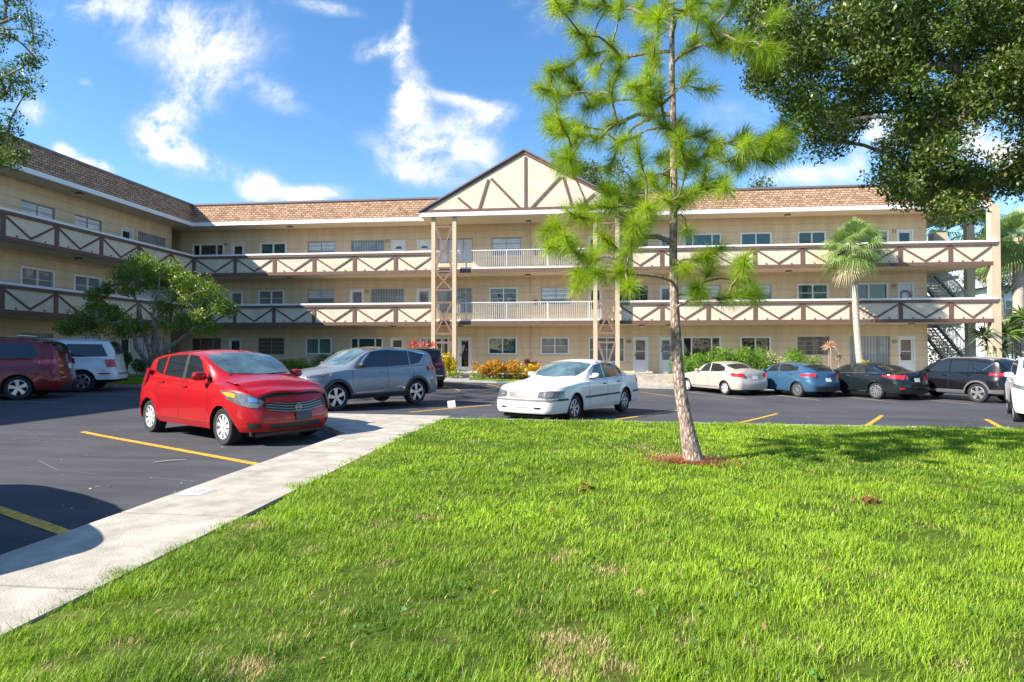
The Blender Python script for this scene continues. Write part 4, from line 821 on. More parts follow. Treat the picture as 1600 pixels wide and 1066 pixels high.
# --- white sedan facing us
P = dict(dim=(5.08, 1.85, 1.46), axles=(1.03, 3.84), R=.325, paint=paint('warm_white_paint', (.70, .69, .66), 0, .3), rock=.24, top=[(0, .775), (.12, .82), (.6, .90), (1.40, 1.0), (1.8, 1.2), (2.25, 1.38), (2.65, 1.45), (3.1, 1.46), (3.55, 1.41), (4.0, 1.24), (4.38, 1.10), (4.85, 1.05), (5.08, .94)],
         sh=[(0, .77), (.3, .81), (1.2, .90), (3, .95), (4.3, 1.0), (4.85, .97), (5.08, .88)], front=[(.15, .10), (.28, .01), (.42, .0), (.54, .01), (.58, .06), (.75, .13), (.9, .3)], rear=BR, Lf=.75, nose=.62, rim=(7, .30, ALLOY), rimf=.62, tum=.36, crown=.06, edge=.09, bump_z=.19, steer=.0)
loc, hd = car_from((-.10, 14.02), (1.25, 16.48), P, 1)
c = Car('parked_car', 'white sedan facing the lawn with dark oval headlights and side strip', 'car', loc, hd, P)
c.tp('windshield', GLS_L, 1.44, 2.33, .95, .92, bow=.16); c.tp('rear_window', GLS, 3.65, 4.28, .9, .92, sg=-1)
c.sp('side_window', GLS, [(1.95, .985), (2.68, .99)], [(2.36, 1.30), (2.70, 1.36)]); c.sp('side_window', GLS, [(2.76, .99), (3.35, 1.0), (3.78, 1.04)], [(2.78, 1.365), (3.3, 1.345), (3.82, 1.17)])
c.seam_h([(1.9, .965), (3.8, 1.0)], wd=.016, m=BLKP, name='window_trim'); c.seam_h([(2.2, 1.245), (2.42, 1.34), (2.75, 1.38), (3.3, 1.365), (3.9, 1.16)], wd=.016, m=BLKP, name='window_trim')
c.seam([(1.75, .36), (1.72, .7), (1.74, .94)]); c.seam([(2.72, .36), (2.74, .97)]); c.seam([(3.5, .7), (3.66, .98)]); c.seam_h([(1.5, .53), (3.45, .53)], wd=.045, m=BLKP, name='body_side_strip', off=.012); c.seam_h([(.35, .53), (.66, .53)], wd=.05, m=BLKP, name='body_side_strip', off=.01); c.seam_h([(4.3, .53), (4.95, .53)], wd=.05, m=BLKP, name='body_side_strip', off=.01)
c.fp('bumper_strip', mat('grey_rubber', (.10, .10, .10), .6), [(-.90, .525), (.90, .525)], [(-.90, .565), (.90, .565)], off=.012, nu=30, nv=1); c.mirror(1.98, 1.0, size=(.13, .20, .13)); c.handles([(2.55, .84), (3.40, .86)], BLKP)
c.fp('headlight', LENSD, [(.42, .60), (.66, .575), (.90, .61)], [(.44, .735), (.66, .76), (.88, .75)], mirror=True, off=.012); c.fp('headlight_reflector', LENS, [(.47, .635), (.60, .62)], [(.48, .71), (.60, .725)], mirror=True, off=.018, nu=4, nv=3); c.fp('headlight_reflector', LENS, [(.65, .62), (.76, .625)], [(.65, .725), (.76, .725)], mirror=True, off=.018, nu=4, nv=3)
g = c.fp('grille', mat('grille_grey', (.13, .12, .12), .5), [(-.31, .60), (-.2, .58), (.2, .58), (.31, .60)], [(-.37, .725), (0, .745), (.37, .725)], off=.012); c.fp('grille_bar', CHR, [(-.34, .66), (.34, .66)], [(-.34, .672), (.34, .672)], off=.02, nv=1, parent=g); c.fp('emblem', mat('emblem_blue', (.2, .28, .5), .3), [(-.07, .645), (.055, .645)], [(-.055, .685), (.07, .685)], off=.026, nu=2, nv=1, parent=g)
c.fp('bumper_intake', BLKP, [(.38, .35), (.54, .35)], [(.38, .39), (.54, .39)], mirror=True, nu=4, nv=2); c.fp('plate_recess', c.paint, [(-.16, .38), (.16, .38)], [(-.16, .50), (.16, .50)], off=.02, nu=4, nv=2)
c.box('front_splitter', BLKP, .25, .6, -.62, .62, .12, .19); c.rp('tail_light', RED_L, [(.5, .78), (.9, .78)], [(.5, .9), (.9, .9)], mirror=True)
# --- four cars nosed in to the building, all on the same heading
HD = Vector((-1.15, 2.35)).normalized()
BS = dict(front=BF, rear=BR)
def tail(c, z0, z1, y0, side_pts=None, plate=.72, bump=True):
    c.rp('tail_light', RED_L, [(y0, z0), (c.b - .02, z0 + .02)], [(y0 + .02, z1 - .02), (c.b - .02, z1)], mirror=True)
    if side_pts: c.sp('tail_light', RED_L, side_pts[0], side_pts[1], off=.009)
    c.plate(plate)
P = dict(dim=(4.505, 1.775, 1.48), axles=(.88, 3.53), R=.305, paint=paint('champagne_paint', (.46, .43, .375), .25, .35), rock=.24, top=[(0, .68), (.3, .82), (1.15, 1.0), (1.5, 1.18), (1.98, 1.40), (2.4, 1.475), (2.9, 1.47), (3.35, 1.38), (3.85, 1.17), (4.1, 1.12), (4.4, 1.10), (4.505, 1.0)],
         sh=[(0, .64), (.4, .80), (1, .92), (3, .98), (4.2, 1.03), (4.505, .92)], rim=(7, .42, HUBC), tum=.32, tail=.68, crown=.06, edge=.09, **BS)
loc, hd = car_from((5.37, 29.18), (6.52, 26.83), P, 1)
c = Car('parked_car', 'champagne silver sedan seen from its rear corner beside the pine trunk', 'car', loc, hd, P, 'cars nosed in to the building')
c.tp('rear_window', GLS, 3.38, 3.86, .93, .95, sg=-1); c.tp('windshield', GLS_L, 1.2, 2.05, .94, .92)
c.sp('side_window', GLS, [(1.75, 1.0), (2.42, 1.01)], [(2.1, 1.34), (2.44, 1.385)]); c.sp('side_window', GLS, [(2.5, 1.01), (3.05, 1.02), (3.45, 1.06)], [(2.51, 1.385), (3.0, 1.36), (3.42, 1.22)]); c.seam([(1.4, .36), (1.38, .9)]); c.seam([(2.46, .35), (2.47, 1.0)]); c.seam([(3.2, .7), (3.36, 1.0)])
c.mirror(1.7, .99); c.handles([(2.3, .87), (3.15, .9)]); c.seam_h([(1.3, .33), (3.1, .33)], wd=.02, m=BLKP)
tail(c, .80, .98, .50, ([(4.05, .86), (4.42, .80)], [(4.05, .95), (4.42, .98)]), .80)
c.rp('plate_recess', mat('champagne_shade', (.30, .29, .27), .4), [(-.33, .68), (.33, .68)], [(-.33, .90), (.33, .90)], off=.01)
# blue hatch
P = dict(dim=(4.46, 1.795, 1.455), axles=(.93, 3.63), R=.315, paint=paint('steel_blue_paint', (.045, .115, .21), .35, .3), rock=.24, top=[(0, .70), (.3, .84), (1.3, 1.02), (1.7, 1.22), (2.15, 1.40), (2.5, 1.455), (3.1, 1.44), (3.75, 1.34), (4.02, 1.25), (4.3, 1.08), (4.46, .98)],
         sh=[(0, .66), (.4, .82), (1.2, .94), (3, 1.02), (4.0, 1.06), (4.46, .94)], rim=(10, .22, ALLOY), tum=.32, tail=.66, Lr=.6, **BS)
f = Vector((8.10, 28.43)); loc, hd = car_from(f, f - HD * 2.7, P, 1)
c = Car('parked_car', 'steel blue hatchback between the champagne sedan and the black sedan', 'car', loc, hd, P, 'cars nosed in to the building')
c.tp('rear_window', GLS, 3.86, 4.26, .88, .90, sg=-1); c.tp('windshield', GLS_L, 1.32, 2.2, .94, .92); c.tp('roof_spoiler', BLKP, 3.72, 3.86, .95, .95, off=.02, sg=-1)
c.sp('side_window', GLS, [(1.85, 1.04), (2.5, 1.05)], [(2.2, 1.34), (2.52, 1.38)]); c.sp('side_window', GLS, [(2.58, 1.05), (3.15, 1.07), (3.6, 1.14)], [(2.58, 1.38), (3.1, 1.36), (3.55, 1.28)]); c.seam([(1.5, .36), (1.48, .95)]); c.seam([(2.54, .35), (2.56, 1.04)]); c.seam([(3.3, .7), (3.42, 1.08)])
c.mirror(1.8, 1.02); c.handles([(2.38, .9), (3.25, .95)]); tail(c, .86, .98, .48, ([(3.98, .93), (4.34, .86)], [(3.98, .98), (4.34, 1.0)]), .74)
c.rp('bumper_insert', BLKP, [(-.55, .28), (.55, .28)], [(-.6, .46), (.6, .46)])
# black sedan
P = dict(dim=(4.855, 1.865, 1.475), axles=(.94, 3.745), R=.33, paint=paint('black_green_paint', (.010, .016, .019), .2, .22), rock=.24, top=[(0, .68), (.3, .82), (1.25, 1.0), (1.7, 1.22), (2.2, 1.41), (2.65, 1.475), (3.1, 1.465), (3.6, 1.37), (4.2, 1.15), (4.5, 1.10), (4.75, 1.09), (4.855, .98)],
         sh=[(0, .64), (.4, .80), (1.2, .93), (3, .99), (4.4, 1.03), (4.855, .92)], rim=(10, .30, ALLOY), rimf=.70, tum=.34, tail=.68, crown=.06, edge=.09, **BS)
r = ground_hit(1370.4, 623.6); r = Vector((12.04, 25.24)); loc, hd = car_from(r + HD * 2.8, r, P, 1)
c = Car('parked_car', 'black sedan with long red tail lamps and chrome window edging', 'car', loc, hd, P, 'cars nosed in to the building')
c.tp('rear_window', GLS, 3.62, 4.25, .93, .95, sg=-1); c.tp('windshield', GLS, 1.3, 2.3, .94, .92)
c.sp('side_window', GLS, [(1.85, 1.02), (2.62, 1.03)], [(2.3, 1.34), (2.63, 1.385)]); c.sp('side_window', GLS, [(2.70, 1.03), (3.35, 1.04)], [(2.70, 1.385), (3.32, 1.335)]); c.sp('side_window', GLS, [(3.42, 1.045), (3.86, 1.07)], [(3.4, 1.32), (3.86, 1.10)]); c.seam_h([(1.75, 1.0), (3.9, 1.045)], wd=.016, m=CHR, name='chrome_trim'); c.seam_h([(1.9, 1.10), (2.3, 1.345), (2.7, 1.395), (3.35, 1.345), (3.95, 1.07)], wd=.018, m=CHR, name='chrome_trim')
c.seam([(1.5, .36), (1.48, .95)]); c.seam([(2.66, .35), (2.67, 1.02)]); c.seam([(3.45, .7), (3.6, 1.02)]); c.mirror(1.85, 1.02, BLKP); c.handles([(2.5, .9), (3.35, .93)], CHR); c.seam_h([(1.4, .29), (3.35, .29)], wd=.03, m=CHR, name='rocker_trim', off=.01); tail(c, .84, .99, .42, ([(4.02, .94), (4.74, .82)], [(4.02, .98), (4.74, 1.0)]), .80)
c.rp('reflector', RED_L, [(.62, .44), (.82, .44)], [(.62, .50), (.82, .50)], mirror=True, nu=3, nv=1); c.rp('bumper_insert', BLKP, [(-.6, .25), (.6, .25)], [(-.65, .42), (.65, .42)])
# black crossover
P = dict(dim=(4.6, 1.845, 1.70), axles=(.93, 3.59), R=.36, paint=paint('gloss_black_paint', (.008, .008, .010), .1, .2), rock=.30, top=[(0, .88), (.2, .98), (1.2, 1.14), (1.6, 1.4), (2.0, 1.60), (2.5, 1.685), (3.2, 1.69), (4.0, 1.63), (4.2, 1.57), (4.42, 1.25), (4.6, 1.08)],
         sh=[(0, .84), (.5, .98), (1.2, 1.06), (3.0, 1.10), (3.9, 1.14), (4.6, 1.0)], rim=(5, .50, ALLOY), rimf=.68, tum=.24, flare=.03, bump_z=.26, tail=.7, **BS)
r = Vector((15.05, 24.0)); loc, hd = car_from(r + HD * 2.66, r, P, 1)
c = Car('parked_car', 'glossy black crossover with grey lower cladding and a roof spoiler', 'car', loc, hd, P, 'cars nosed in to the building')
CLAD = mat('grey_cladding', (.09, .09, .10), .6)
c.tp('rear_window', GLS, 4.08, 4.40, .86, .88, sg=-1); c.tp('windshield', GLS, 1.28, 2.08, .93, .9); c.sp('side_window', GLS, [(1.7, 1.12), (2.5, 1.13)], [(2.1, 1.53), (2.52, 1.58)]); c.sp('side_window', GLS, [(2.58, 1.13), (3.2, 1.15)], [(2.58, 1.58), (3.2, 1.56)]); c.sp('side_window', GLS, [(3.5, 1.17), (3.72, 1.22)], [(3.3, 1.555), (4.0, 1.45)]); c.sp('side_window', GLS, [(3.22, 1.15), (3.45, 1.16)], [(3.22, 1.555), (3.26, 1.555)], nu=3)
c.seam_h([(3.47, 1.17), (3.75, 1.22), (4.05, 1.46)], wd=.02, m=CHR, name='chrome_trim'); c.seam([(1.45, .45), (1.43, 1.05)]); c.seam([(2.54, .42), (2.56, 1.1)]); c.seam([(3.35, .75), (3.5, 1.13)]); c.mirror(1.66, 1.14, BLKP); c.handles([(2.4, .98), (3.28, 1.02)])
c.sp('rocker_cladding', CLAD, [(1.35, .31), (3.17, .31)], [(1.35, .45), (3.17, .45)], off=.01); c.rails(2.1, 4.0, mat('rail_silver', (.45, .45, .46), .35, metal=.7))
for sa in (c.sf, c.sr):
    bo = [(sa + (c.R + .05) * math.cos(a), c.R + (c.R + .05) * math.sin(a)) for a in np.linspace(PI * .98, PI * .02, 13)]; to = [(sa + (c.R + .115) * math.cos(a), c.R + (c.R + .115) * math.sin(a)) for a in np.linspace(PI * .98, PI * .02, 13)]; c.sp('arch_cladding', CLAD, bo, to, off=.012, nu=24, nv=2)
tail(c, 1.0, 1.12, .5, ([(4.02, 1.08), (4.5, 1.0)], [(4.02, 1.12), (4.5, 1.14)]), .92); c.rp('bumper_insert', CLAD, [(-.8, .36), (.8, .36)], [(-.88, .50), (.88, .50)], off=.012); c.sp('bumper_cladding', CLAD, [(3.98, .36), (4.5, .36)], [(4.05, .50), (4.5, .52)], off=.01)
# white car beyond it
P = dict(dim=(4.7, 1.83, 1.50), axles=(.92, 3.65), R=.32, paint=paint('clean_white_paint', (.78, .78, .78), 0, .3), rock=.24, top=[(0, .70), (.3, .84), (1.2, 1.02), (1.7, 1.25), (2.15, 1.42), (2.6, 1.50), (3.1, 1.49), (3.6, 1.38), (4.1, 1.18), (4.5, 1.12), (4.7, 1.0)],
         sh=[(0, .66), (.4, .82), (1.2, .95), (3, 1.02), (4.2, 1.05), (4.7, .94)], rim=(8, .3, ALLOY), tum=.34, tail=.68, crown=.06, edge=.09, **BS)
r = Vector((18.75, 24.9)); loc, hd = car_from(r + HD * 2.73, r, P, 1)
c = Car('parked_car', 'white sedan mostly hidden between the black crossover and the white crossover', 'car', loc, hd, P, 'cars nosed in to the building')
c.tp('rear_window', GLS, 3.62, 4.1, .93, .95, sg=-1); c.tp('windshield', GLS, 1.25, 2.2, .94, .92); c.sp('side_window', GLS, [(1.85, 1.05), (2.6, 1.06)], [(2.25, 1.36), (2.6, 1.41)]); c.sp('side_window', GLS, [(2.68, 1.06), (3.7, 1.1)], [(2.68, 1.41), (3.6, 1.28)]); c.mirror(1.8, 1.03, BLKP); tail(c, .84, .98, .5); c.seam([(2.64, .36), (2.65, 1.05)])
# --- white crossover at the right edge, nose to the left of it
P = dict(dim=(4.6, 1.86, 1.68), axles=(.9, 3.56), R=.37, paint=paint('clean_white_paint', (.78, .78, .78)), rock=.30, top=[(0, .92), (.2, 1.0), (1.15, 1.15), (1.55, 1.38), (2.0, 1.58), (2.5, 1.67), (3.2, 1.67), (4.1, 1.56), (4.4, 1.25), (4.6, 1.08)],
         sh=[(0, .86), (.5, 1.0), (1.2, 1.06), (3.0, 1.10), (3.9, 1.13), (4.6, 1.0)], rim=(9, .28, ALLOY), rimf=.70, tum=.24, flare=.02, bump_z=.26, front=BF, rear=BR)
fw = ground_hit(1589, 659); h_ = Vector((-.52, -.85)).normalized(); 
loc, hd = car_from(fw.xy, fw.xy - h_ * 2.66 if False else fw.xy + Vector((1.38, 2.27)), P, -1)
lft = Vector((-hd[1], hd[0])); m_ = fw.xy - Vector(hd) * (P['axles'][1] - P['axles'][0]) / 2 + lft * (P['dim'][1] / 2 - .1)
c = Car('parked_car', 'white crossover cut off at the edge with black lower cladding', 'car', (m_.x, m_.y, gz(m_.x, m_.y)), hd, P)
c.tp('windshield', GLS_L, 1.22, 2.1, .93, .9); c.sp('side_window', GLS, [(1.65, 1.12), (2.5, 1.14)], [(2.1, 1.5), (2.52, 1.56)]); c.sp('side_window', GLS, [(2.58, 1.14), (3.6, 1.17)], [(2.58, 1.56), (3.8, 1.5)]); c.sp('rocker_cladding', BLKP, [(1.3, .31), (3.15, .31)], [(1.3, .48), (3.15, .45)], off=.01); c.mirror(1.62, 1.12); c.handles([(2.35, .98), (3.2, 1.02)])
c.fp('headlight', LENS, [(.6, .82), (.9, .9)], [(.6, .92), (.9, 1.0)], mirror=True); c.fp('grille', BLKP, [(-.5, .5), (.5, .5)], [(-.55, .85), (.55, .85)]); c.seam([(1.4, .5), (1.38, 1.05)]); c.seam([(2.54, .45), (2.55, 1.1)])
for sa in (c.sf, c.sr):
    bo = [(sa + (c.R + .05) * math.cos(a), c.R + (c.R + .05) * math.sin(a)) for a in np.linspace(PI * .98, PI * .02, 13)]; to = [(sa + (c.R + .10) * math.cos(a), c.R + (c.R + .10) * math.sin(a)) for a in np.linspace(PI * .98, PI * .02, 13)]; c.sp('arch_cladding', BLKP, bo, to, off=.012, nu=24, nv=2)
# --- maroon minivan and white suv nosed in to the left wing, tails towards the lot
P = dict(dim=(5.09, 1.985, 1.79), axles=(1.0, 4.03), R=.345, paint=paint('maroon_paint', (.17, .006, .014), .3, .25), rock=.24, top=[(0, .85), (.3, 1.0), (1.0, 1.15), (1.5, 1.45), (2.0, 1.68), (2.6, 1.78), (3.6, 1.79), (4.4, 1.74), (4.72, 1.66), (4.95, 1.3), (5.09, 1.12)],
         sh=[(0, .8), (.5, .98), (1.2, 1.1), (3.0, 1.14), (4.2, 1.17), (5.09, 1.02)], rim=(5, .52, ALLOY), rimf=.66, tum=.20, tail=.7, front=BF, rear=BR)
r = ground_hit(29, 625); loc, hd = car_from((r.x - 3.0, r.y - .1), (r.x, r.y), P, 1); lft = Vector((-hd[1], hd[0])); m_ = Vector(r[:2]) + Vector(hd) * 1.5 - (-lft * .0) 
loc, hd = car_from((r.x - 2.67, r.y - 1.44), (r.x, r.y), P, 1)
c = Car('parked_car', 'maroon minivan with roof rack and wide red tail lamp', 'car', loc, hd, P, 'vehicles nosed in to the left wing')
c.tp('rear_window', GLS, 4.62, 4.92, .86, .9, sg=-1); c.sp('side_window', GLS_B, [(3.42, 1.19), (4.1, 1.2), (4.48, 1.24)], [(3.42, 1.63), (4.1, 1.61), (4.30, 1.60)]); c.sp('side_window', GLS_B, [(2.4, 1.17), (3.33, 1.18)], [(2.5, 1.63), (3.33, 1.64)]); c.sp('side_window', GLS_B, [(1.5, 1.15), (2.32, 1.17)], [(2.0, 1.58), (2.42, 1.62)])
c.seam([(3.37, .38), (3.38, 1.15)]); c.seam_h([(2.3, 1.155), (4.3, 1.175)], wd=.016, m=SEAM); c.seam([(4.52, .9), (4.60, 1.2), (4.5, 1.6)]); c.rails(2.4, 4.4, BLKP); tail(c, 1.0, 1.14, .5, ([(4.36, 1.08), (4.95, 1.0)], [(4.36, 1.13), (4.95, 1.17)]), .95); c.handles([(3.5, 1.02)])
for st in (2.7, 3.9): c.box('roof_bar', WTRIM, st, st + .09, -.62, .62, 1.84, 1.865, .005)
c.tp('roof_spoiler', c.paint, 4.50, 4.66, .93, .93, off=.03, sg=-1); c.rp('bumper_insert', BLKP, [(-.6, .25), (.6, .25)], [(-.7, .4), (.7, .4)])
P = dict(dim=(4.91, 1.87, 1.82), axles=(.93, 3.82), R=.37, paint=paint('off_white_paint', (.68, .70, .72), 0, .35), rock=.34, top=[(0, .95), (.15, 1.05), (1.2, 1.16), (1.6, 1.5), (1.95, 1.72), (2.5, 1.80), (3.6, 1.80), (4.5, 1.77), (4.62, 1.68), (4.80, 1.25), (4.91, 1.1)],
         sh=[(0, .9), (.5, 1.05), (1.2, 1.14), (3.0, 1.16), (4.2, 1.17), (4.91, 1.08)], rim=(6, .42, ALLOY), rimf=.62, tum=.16, tail=.82, Lr=.32, bump_z=.3, bump_zr=.42, flare=.03, tw=.24, front=BF, rear=BR)
r = ground_hit(128, 613); loc, hd = car_from((r.x - 2.54, r.y - 1.37), (r.x, r.y), P, 1)
c = Car('parked_car', 'boxy white suv with barred red tail lamps beside the maroon minivan', 'car', loc, hd, P, 'vehicles nosed in to the left wing')
c.tp('rear_window', GLS, 4.55, 4.78, .9, .95, sg=-1); c.sp('side_window', GLS_B, [(3.42, 1.2), (4.55, 1.21)], [(3.36, 1.64), (4.36, 1.63)]); c.sp('side_window', GLS_B, [(2.5, 1.19), (3.12, 1.19)], [(2.5, 1.64), (3.1, 1.645)]); c.sp('side_window', GLS_B, [(1.65, 1.18), (2.4, 1.19)], [(2.0, 1.6), (2.4, 1.64)])
c.seam([(3.22, .45), (3.24, 1.17)]); c.seam([(3.2, 1.2), (3.2, 1.68)]); c.rails(2.2, 4.4, mat('rail_silver')); tail(c, .84, 1.12, .72, ([(4.52, .84), (4.72, .84)], [(4.58, 1.12), (4.75, 1.12)]), .9); c.seam_h([(4.28, .60), (4.66, .60)], wd=.045, m=RED_L, name='reflector', off=.008); c.handles([(3.05, 1.05)]); c.rp('step_pad', BLKP, [(-.7, .60), (.7, .60)], [(-.7, .64), (.7, .64)], off=.02, nv=1); c.box('tow_hitch', WELL, 4.5, 4.98, -.05, .05, .36, .42)
# --- dark suv behind the grey crossover, nosed in to the building
P = dict(dim=(4.82, 1.94, 1.76), axles=(.9, 3.82), R=.38, paint=paint('maroon_black_paint', (.035, .012, .018), .3, .25), rock=.32, top=[(0, .95), (.15, 1.03), (1.25, 1.18), (1.65, 1.5), (2.05, 1.69), (2.6, 1.76), (3.6, 1.76), (4.4, 1.70), (4.55, 1.60), (4.72, 1.22), (4.82, 1.08)],
         sh=[(0, .9), (.5, 1.02), (1.2, 1.1), (3.0, 1.13), (4.2, 1.15), (4.82, 1.04)], rim=(5, .45, ALLOY), rimf=.62, tum=.2, tail=.8, Lr=.35, bump_z=.3, bump_zr=.36, front=BF, rear=BR)
pr = ground_hit(689, 606); hd = (-.36, .93); rt = Vector((hd[1], -hd[0])); m_ = pr.xy + Vector(hd) * (P['axles'][1] - P['axles'][0]) / 2 - rt * (P['dim'][1] / 2 - .1)
c = Car('parked_car', 'dark maroon suv behind the grey crossover with one red tail lamp showing', 'car', (m_.x, m_.y, gz(m_.x, m_.y)), hd, P)
c.tp('rear_window', GLS, 4.46, 4.70, .9, .92, sg=-1); c.sp('side_window', GLS, [(3.4, 1.17), (4.35, 1.2)], [(3.4, 1.6), (4.2, 1.58)]); c.sp('side_window', GLS, [(2.5, 1.16), (3.3, 1.17)], [(2.5, 1.6), (3.3, 1.6)]); tail(c, .98, 1.10, .5, plate=.92); c.rp('chrome_trim', CHR, [(-.7, .80), (.7, .80)], [(-.7, .83), (.7, .83)], nv=1); c.rp('chrome_trim', CHR, [(-.8, .52), (.8, .52)], [(-.8, .56), (.8, .56)], nv=1); c.rp('bumper_insert', BLKP, [(-.8, .34), (.8, .34)], [(-.85, .50), (.85, .50)])
# --- silver suv just outside the frame: its shadow falls on the near stall
P = dict(dim=(4.6, 1.85, 1.68), axles=(.93, 3.6), R=.36, paint=paint('silver_paint', (.4, .4, .42), .4, .3), rock=.3, top=[(0, .88), (.2, .98), (1.2, 1.14), (1.6, 1.4), (2.0, 1.58), (2.5, 1.67), (3.2, 1.68), (4.0, 1.6), (4.3, 1.5), (4.5, 1.2), (4.6, 1.05)],
         sh=[(0, .84), (.5, .98), (1.2, 1.06), (3.0, 1.10), (3.9, 1.14), (4.6, 1.0)], rim=(5, .5, ALLOY), front=BF, rear=BR)
hd = Vector((.89, -.455)); c = Car('parked_car', 'silver suv parked at the near end of the stalls beside the walk', 'car', at(-6.45, 3.5), hd, P)
c.tp('windshield', GLS, 1.28, 2.08, .93, .9); c.tp('rear_window', GLS, 4.1, 4.4, .86, .88, sg=-1); c.sp('side_window', GLS, [(1.7, 1.12), (2.5, 1.13)], [(2.1, 1.53), (2.52, 1.58)]); c.sp('side_window', GLS, [(2.58, 1.13), (3.7, 1.17)], [(2.58, 1.58), (3.8, 1.5)]); c.mirror(1.66, 1.12); c.fp('headlight', LENS, [(.6, .82), (.9, .9)], [(.6, .92), (.9, 1.0)], mirror=True); c.rp('tail_light', RED_L, [(.6, .9), (.9, .9)], [(.6, 1.1), (.9, 1.1)], mirror=True); c.fp('grille', BLKP, [(-.5, .5), (.5, .5)], [(-.55, .85), (.55, .85)])
# ------------------------------------------------------------ lawn
def vnoise(x, y, s, seed):
    r = np.random.default_rng(seed); G = r.uniform(0, 1, (64, 64)); xi, yi = x / s, y / s; x0, y0 = np.floor(xi).astype(int), np.floor(yi).astype(int); fx_, fy_ = nS(xi - x0), nS(yi - y0)
    g = lambda i, j: G[(x0 + i) % 64, (y0 + j) % 64]
    return (g(0, 0) * (1 - fx_) + g(1, 0) * fx_) * (1 - fy_) + (g(0, 1) * (1 - fx_) + g(1, 1) * fx_) * fy_
def lawn_z(x, y): return ngz(x, y) + .10 + .03 * (vnoise(x, y, 1.3, 5) - .5) + .02 * (vnoise(x, y, .45, 6) - .5)
lz = lambda x, y: float(lawn_z(np.array([x]), np.array([y]))[0])
sheet('lawn', lin(-2.79, 31.98, .3), lin(-9, 12.33, .3), lawn_z, SOIL, skirt=.15)
sheet('lawn', lin(-9.98, -6.95, .5), lin(30.47, 32.28, .4), lambda x, y: ngz(x, y) + .13, SOIL); sheet('lawn', lin(-5.58, .88, .5), lin(30.47, 32.28, .4), lambda x, y: ngz(x, y) + .13, SOIL); sheet('lawn', lin(5.32, 17.18, .5), lin(30.47, 32.28, .4), lambda x, y: ngz(x, y) + .13, SOIL); sheet('lawn', lin(18.92, 60, 1), lin(30.47, 90, 1), lambda x, y: ngz(x, y) + .125, SOIL)
sheet('lawn', lin(-22.3, -10.17, .5), lin(21.02, 32.28, .5), lambda x, y: ngz(x, y) + .13, SOIL); sheet('lawn', lin(-22.28, -20.92, .5), lin(-8, 21.0, .5), lambda x, y: ngz(x, y) + .13, SOIL)
GRASS = leaf_mat('grass_blade', (.030, .11, .003), (.37, .54, .03), .6, .28, (.58, .44, .22))
# straw coloured patches (x, y, radius, strength)
PATCH = [(*ground_hit(px, py, .1).xy, r, k) for px, py, r, k in [(q[0], q[1], q[2] * (.62 if q[1] > 940 else .85), q[3] * .9) for q in ((868, 872, .10, 1.), (893, 862, .07, .8), (945, 893, .11, .9), (880, 1000, .20, 1.), (925, 1015, .16, .9), (870, 1050, .17, 1.), (970, 1048, .14, .8), (392, 1048, .15, 1.1), (1070, 972, .08, .8), (1065, 1005, .12, .7), (395, 822, .16, .8), (360, 835, .10, .6), (190, 1010, .12, .8), (260, 830, .1, .5), (590, 822, .12, .6),
         (665, 812, .14, .7), (860, 705, .12, .6), (1010, 670, .3, .5), (1060, 714, .42, 1.0), (1110, 716, .3, .9), (1000, 700, .4, .5), (280, 960, .13, .7), (600, 880, .13, .6), (120, 965, .12, .6), (500, 930, .1, .5), (1380, 900, .1, .5), (1500, 1040, .1, .6), (1170, 1020, .1, .6), (740, 690, .2, .5), (1240, 665, .4, .5), (545, 720, .2, .5), (820, 960, .1, .5), (430, 1000, .09, .9), (320, 1020, .1, .8), (700, 1000, .1, .8), (760, 900, .07, .7), (480, 860, .1, .7), (540, 960, .08, .8), (1250, 1000, .08, .7), (1000, 930, .06, .8), (640, 960, .07, .7), (1440, 820, .1, .5), (1300, 950, .07, .7), (80, 1040, .1, .8))]]
def blades(name, X, Y, Z, H, Wd, tint, m, label, parent=None):
    n = len(X); a = rng.uniform(0, 2 * PI, n); H = H * rng.uniform(.7, 1.25, n); d = np.stack([np.cos(a), np.sin(a)], 1); lean = rng.uniform(.15, 1.1, n) * H; base = np.stack([X, Y, Z - .01], 1); t = np.stack([-d[:, 1], d[:, 0]], 1)
    V = np.zeros((n, 5, 3)); w = Wd[:, None] / 2
    for k, (f, ww) in enumerate(((0, 1), (0, -1), (.55, .8), (.55, -.8), (1, 0))):
        V[:, k, :2] = base[:, :2] + t * w * ww + d * (lean * f ** 1.8)[:, None]; V[:, k, 2] = base[:, 2] + H * f * (1 - .12 * f)
    i = np.arange(n)[:, None] * 5; F = np.stack([i + [0, 1, 3], i + [0, 3, 2], i + [2, 3, 4]], 1).reshape(-1, 3)
    o = np_mesh(name, V.reshape(-1, 3), F, m, parent, np.repeat(tint, 5)); tag(o, label, 'grass', None, 'stuff'); return o
